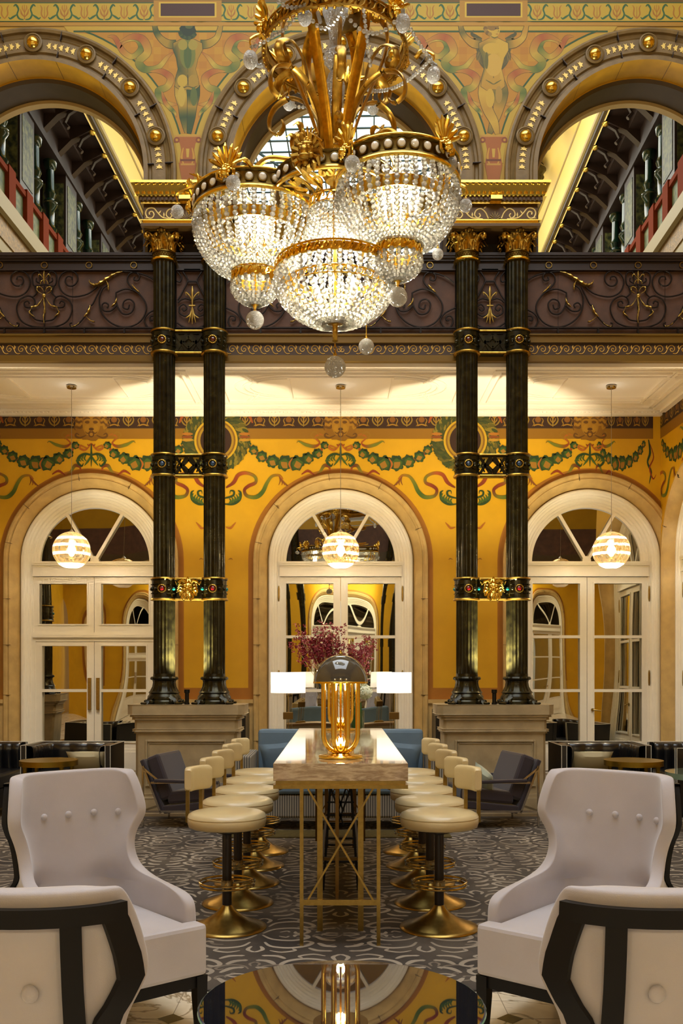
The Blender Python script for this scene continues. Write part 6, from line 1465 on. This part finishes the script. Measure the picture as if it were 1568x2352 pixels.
# ---------------------------------------------------------------- upper wall
UU = UY/F
def banner(p, pts, w_=17):
    c = [(200,146,60),(178,92,44),(206,166,78),(96,112,54),(208,172,84),(182,98,46)]
    p.rib(pts, [2,w_*.8,w_,w_*.9,w_,w_*.7,w_*.5,2], (104,84,40), 5); p.rib(pts, [1,w_*.8-1.6,w_-1.8,w_*.9-1.6,w_-1.8,w_*.7-1.5,w_*.5-1,1], c, 5)
def spandrel(cx, front, out=1):
    p = Paint(cx, CH+VY*UU, UY, UU)
    # ground between the arches, green outline
    arc = [(351-345*cos(R(a)), 398-345*sin(R(a))) for a in range(15, 72, 4)]
    L = [(-x, y) for x, y in arc][::-1]; Rr = arc
    ring = [(351-330*cos(R(a)), 398-330*sin(R(a))) for a in range(4, 80, 4)]
    p.poly([(x, y) for x, y in ring]+[(285,60),(-285,60)]+[(-x, y) for x, y in ring[::-1]], (206,166,72))
    def half():
        p.rib([(0,60),(351,60)], 2.5, (170,124,50), 1, False); p.rib([(0,70),(351,70)], 1.5, (196,150,70), 1, False)
    p.both(half)
    tri = [(x, y) for x, y in arc if y > 74]
    p.poly(tri+[(270,74),(-270,74)]+[(-x, y) for x, y in tri[::-1]], (198,136,40))
    rc_ = random.Random(9+front)
    for i in range(-14, 15):
        for j in range(14):
            x, y = i*17.5, 84+j*16.5
            if (i+j) % 2 == 0 and (351-abs(x)-10)**2+(398-y-10)**2 > 0 and math.hypot(351-abs(x)-9, 398-y) > 352 and math.hypot(351-abs(x)-9,398-y-16) > 350: p.rect(x-8.7, x+8.7, y-8, y+8, rc_.choice([(204,148,46),(192,126,36),(206,142,42)]))
    p.both(lambda: p.rib(arc, 4, (48,84,50), 1, False)); p.rib([(-262,73),(262,73)], 4, (48,84,50), 1, False)
    for s in (1, -1):
        p.mx = s
        Z = lambda Lz: [((a-866)/2, b/2) for a, b in Lz]
        banner(p, Z([(1235,170),(1200,175),(1165,235),(1120,262),(1080,225),(1100,185),(1150,190),(1178,225)]), 15)
        banner(p, Z([(1180,195),(1120,170),(1070,185),(1050,240),(1090,285),(1060,320),(1000,310),(960,265),(930,240)]), 20)
        banner(p, Z([(1040,330),(985,330),(945,360),(960,400),(1000,420),(990,460),(940,480),(905,478)]), 18)
        banner(p, Z([(985,420),(970,470),(945,500),(925,520),(918,540)]), 11)
    p.mx = 1
    # capital-like painted bracket under the feet
    p.poly([(-30,312),(30,312),(24,322),(18,330),(15,345),(20,380),(13,415),(-13,415),(-20,380),(-15,345),(-18,330),(-24,322)], (178,100,50))
    def br(): p.ell(25, 322, 7, 7, (150,76,40), 12); p.ell(25, 322, 3, 3, (214,150,70), 8); p.rib([(10,340),(14,362),(9,378)], [2,5,2], (214,156,70), 3)
    p.both(br); p.rect(-31,31,311,315,(206,150,80)); p.rect(-17,17,366,371,(120,60,34)); p.rect(-16,16,376,380,(206,150,80)); p.rib([(0,342),(0,362)],[8,5],(214,170,86),1)
    # scroll bar in the hands
    p.rib([(-92,46),(-60,50),(-30,56),(0,50),(30,56),(60,50),(92,46)], [10,9,6,5,6,9,10], (176,116,54), 3)
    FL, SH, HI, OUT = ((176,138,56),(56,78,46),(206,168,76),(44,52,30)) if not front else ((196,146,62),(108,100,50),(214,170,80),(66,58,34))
    A = lambda Lz: [((a-866)/2, b/2) for a, b in Lz]; o = 2.2
    def limb(pts, ws, c): p.rib(A(pts), [w_/2+o for w_ in ws], OUT, 5); p.rib(A(pts), [w_/2 for w_ in ws], c, 5)
    if front:      # little wings behind the shoulders
        for s in (-1,1):
            p.mx = s
            for k in range(7): p.rib([(28,92+2*k),(42-2*k,84+9*k),(50-5*k,78+13*k),(46-6*k,70+16*k)], [8,9,7,1], ((84,80,50),(126,104,60))[k % 2], 4)
            for k in range(5): p.rib([(26,112+3*k),(36-2*k,124+4*k),(38-4*k,140+3*k)], [7,7,1], ((100,88,54),(140,112,66))[k % 2], 3)
        p.mx = 1
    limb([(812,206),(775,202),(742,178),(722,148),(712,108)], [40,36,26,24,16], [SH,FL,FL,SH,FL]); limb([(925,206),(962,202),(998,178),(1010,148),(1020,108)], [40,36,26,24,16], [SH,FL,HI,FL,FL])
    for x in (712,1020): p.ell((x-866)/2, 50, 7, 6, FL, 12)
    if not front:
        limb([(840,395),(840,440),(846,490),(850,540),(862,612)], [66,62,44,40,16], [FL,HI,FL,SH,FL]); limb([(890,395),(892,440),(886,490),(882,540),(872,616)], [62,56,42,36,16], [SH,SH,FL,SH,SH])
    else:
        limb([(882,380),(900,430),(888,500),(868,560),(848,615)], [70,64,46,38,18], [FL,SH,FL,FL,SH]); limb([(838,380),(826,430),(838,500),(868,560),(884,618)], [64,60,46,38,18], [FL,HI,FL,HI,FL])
    T = [(800,200),(832,184),(848,176),(884,176),(900,184),(932,200),(934,232),(914,268),(902,318),(914,362),(918,398),(896,416),(866,412),(834,416),(808,398),(810,362),(822,318),(814,268),(800,232)]
    cx_, cy_ = 866, 300; p.poly(A([(cx_+(a-cx_)*1.035, cy_+(b-cy_)*1.012) for a, b in T]), OUT)
    cs_ = [FL]*19
    for i in (3,4,5,6,7,8): cs_[i] = HI if front else FL
    for i in (15,16,17,18): cs_[i] = SH
    p.poly(A(T), FL, cs_)
    if not front:
        p.ell(0, 125, 18, 34, (120,124,64), 18); p.ell(0, 128, 9, 30, (80,100,56), 16); p.ell(-11, 104, 11, 12, (168,150,76), 14); p.ell(12, 104, 11, 12, (172,150,76), 14)
        p.ell(-12, 186, 12, 14, HI, 16); p.ell(13, 186, 12, 14, FL, 16); p.rib([(0,172),(1,198)], [1,2.4,1], OUT, 2); p.rib([(-22,198),(-10,202),(0,199),(12,202),(23,198)], [.6,2,1,2,.6], OUT, 4); p.rib([(0,96),(0,120),(0,168)], [1,2,1], (88,100,56), 3)
        p.ell(14, 222, 8, 22, (96,108,62), 14); p.ell(-14, 222, 9, 24, (206,170,88), 14)
        p.ell(0, 72, 19, 21, (34,52,36), 20, 0, 9, .06)
        for k in range(9): a = R(20+160*k/8); p.ell(17*cos(a), 76+12*sin(a), 5, 4.5, ((46,66,42),(66,84,50))[k % 2], 8)
        p.ell(3, 62, 9, 5, (84,96,56), 10)
    else:
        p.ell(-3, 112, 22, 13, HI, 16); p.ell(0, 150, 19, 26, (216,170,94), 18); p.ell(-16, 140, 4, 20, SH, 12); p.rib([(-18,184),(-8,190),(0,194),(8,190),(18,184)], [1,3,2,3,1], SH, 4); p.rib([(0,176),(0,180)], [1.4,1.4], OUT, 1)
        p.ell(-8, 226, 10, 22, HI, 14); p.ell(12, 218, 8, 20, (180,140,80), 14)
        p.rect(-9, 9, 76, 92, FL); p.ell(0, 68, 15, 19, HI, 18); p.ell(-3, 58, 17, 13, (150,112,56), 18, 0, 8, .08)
        for k in range(8): a = R(90+160*k/7); p.ell(-3+16*cos(a), 66-14*sin(a), 5, 5, ((130,96,50),(164,126,66))[k % 2], 8)
        p.ell(5, 66, 2.2, 1.3, OUT, 8); p.ell(11, 66, 1.8, 1.2, OUT, 8); p.rib([(9,66),(12,73),(8,74)], [.8,1.2,.6], SH, 2); p.rib([(5,79),(10,79)], [1,1.6], (160,80,56), 1); p.rib([(-6,84),(2,88),(10,85)], [1,3,1], SH, 3)
    # cornice frieze above, with its plaque
    S = 175.5
    p.mx = 1; p.rect(-351, 351, 52, 60, (196,142,60)); p.rect(-351, 351, -2, 8, (120,86,34)); p.rect(-351, 351, 8, 50, (206,168,66)); p.rect(-351,351,6,8.5,(60,90,60)); p.rect(-351,351,49,51,(70,96,60)); p.rect(-351,351,-9,-2,(70,46,26))
    def fr():
        x = 100
        while x < 345:
            for s in (-1,1):
                p.rib([(x+s*2,46),(x+s*12,44),(x+s*17,34),(x+s*14,22),(x+s*20,12),(x+s*25,16)], [2,4.5,3.5,5,2], (52,98,76), 4); p.rib([(x+s*17,34),(x+s*26,40),(x+s*33,44),(x+s*37,40)], [2,5,4,1], (58,102,80), 4)
                p.rib([(x,40),(x+s*7,32),(x+s*9,22)], [2,4,1], (176,112,40), 3); p.rib([(x,30),(x+s*5,20),(x+s*4,13)], [2,3.5,1], (190,126,44), 3); p.rib([(x+45.7,44),(x+45.7+s*7,34),(x+45.7+s*6,20),(x+45.7+s*10,13)], [2,3.4,3,1], (182,118,42), 4)
            p.rib([(x,46),(x,12)], [2,4,1], (170,104,40), 1); p.rib([(x+45.7,44),(x+45.7,16)], [2,4,1], (176,112,40), 1)
            x += 91.4
    p.both(fr)
    p.mx = out; x = 100+91.4*3
    for a, b, c in ((52,60,(190,136,50)),(-2,8,(120,86,34)),(8,50,(206,168,66)),(6,8.5,(60,90,60)),(49,51,(70,96,60)),(-9,-2,(70,46,26)),(60,61.5,(170,124,50)),(70,71.5,(170,124,50))): p.rect(351,700,a,b,c)
    def fr2():
        for s in (-1,1):
            p.rib([(x+s*2,46),(x+s*12,44),(x+s*17,34),(x+s*14,22),(x+s*20,12),(x+s*25,16)], [2,4.5,3.5,5,2], (52,98,76), 4); p.rib([(x+s*17,34),(x+s*26,40),(x+s*33,44),(x+s*37,40)], [2,5,4,1], (58,102,80), 4)
            p.rib([(x,40),(x+s*7,32),(x+s*9,22)], [2,4,1], (176,112,40), 3); p.rib([(x,30),(x+s*5,20),(x+s*4,13)], [2,3.5,1], (190,126,44), 3); p.rib([(x+45.7,44),(x+45.7+s*7,34),(x+45.7+s*6,20),(x+45.7+s*10,13)], [2,3.4,3,1], (182,118,42), 4)
        p.rib([(x,46),(x,12)], [2,4,1], (170,104,40), 1)
    while x < 680: fr2(); x += 91.4
    p.mx = 1
    p.rect(-78, 78, 2, 50, (190,136,54)); p.rect(-66, 66, 6, 41, (226,186,84)); p.rect(-62, 62, 9, 38, (72,34,34))
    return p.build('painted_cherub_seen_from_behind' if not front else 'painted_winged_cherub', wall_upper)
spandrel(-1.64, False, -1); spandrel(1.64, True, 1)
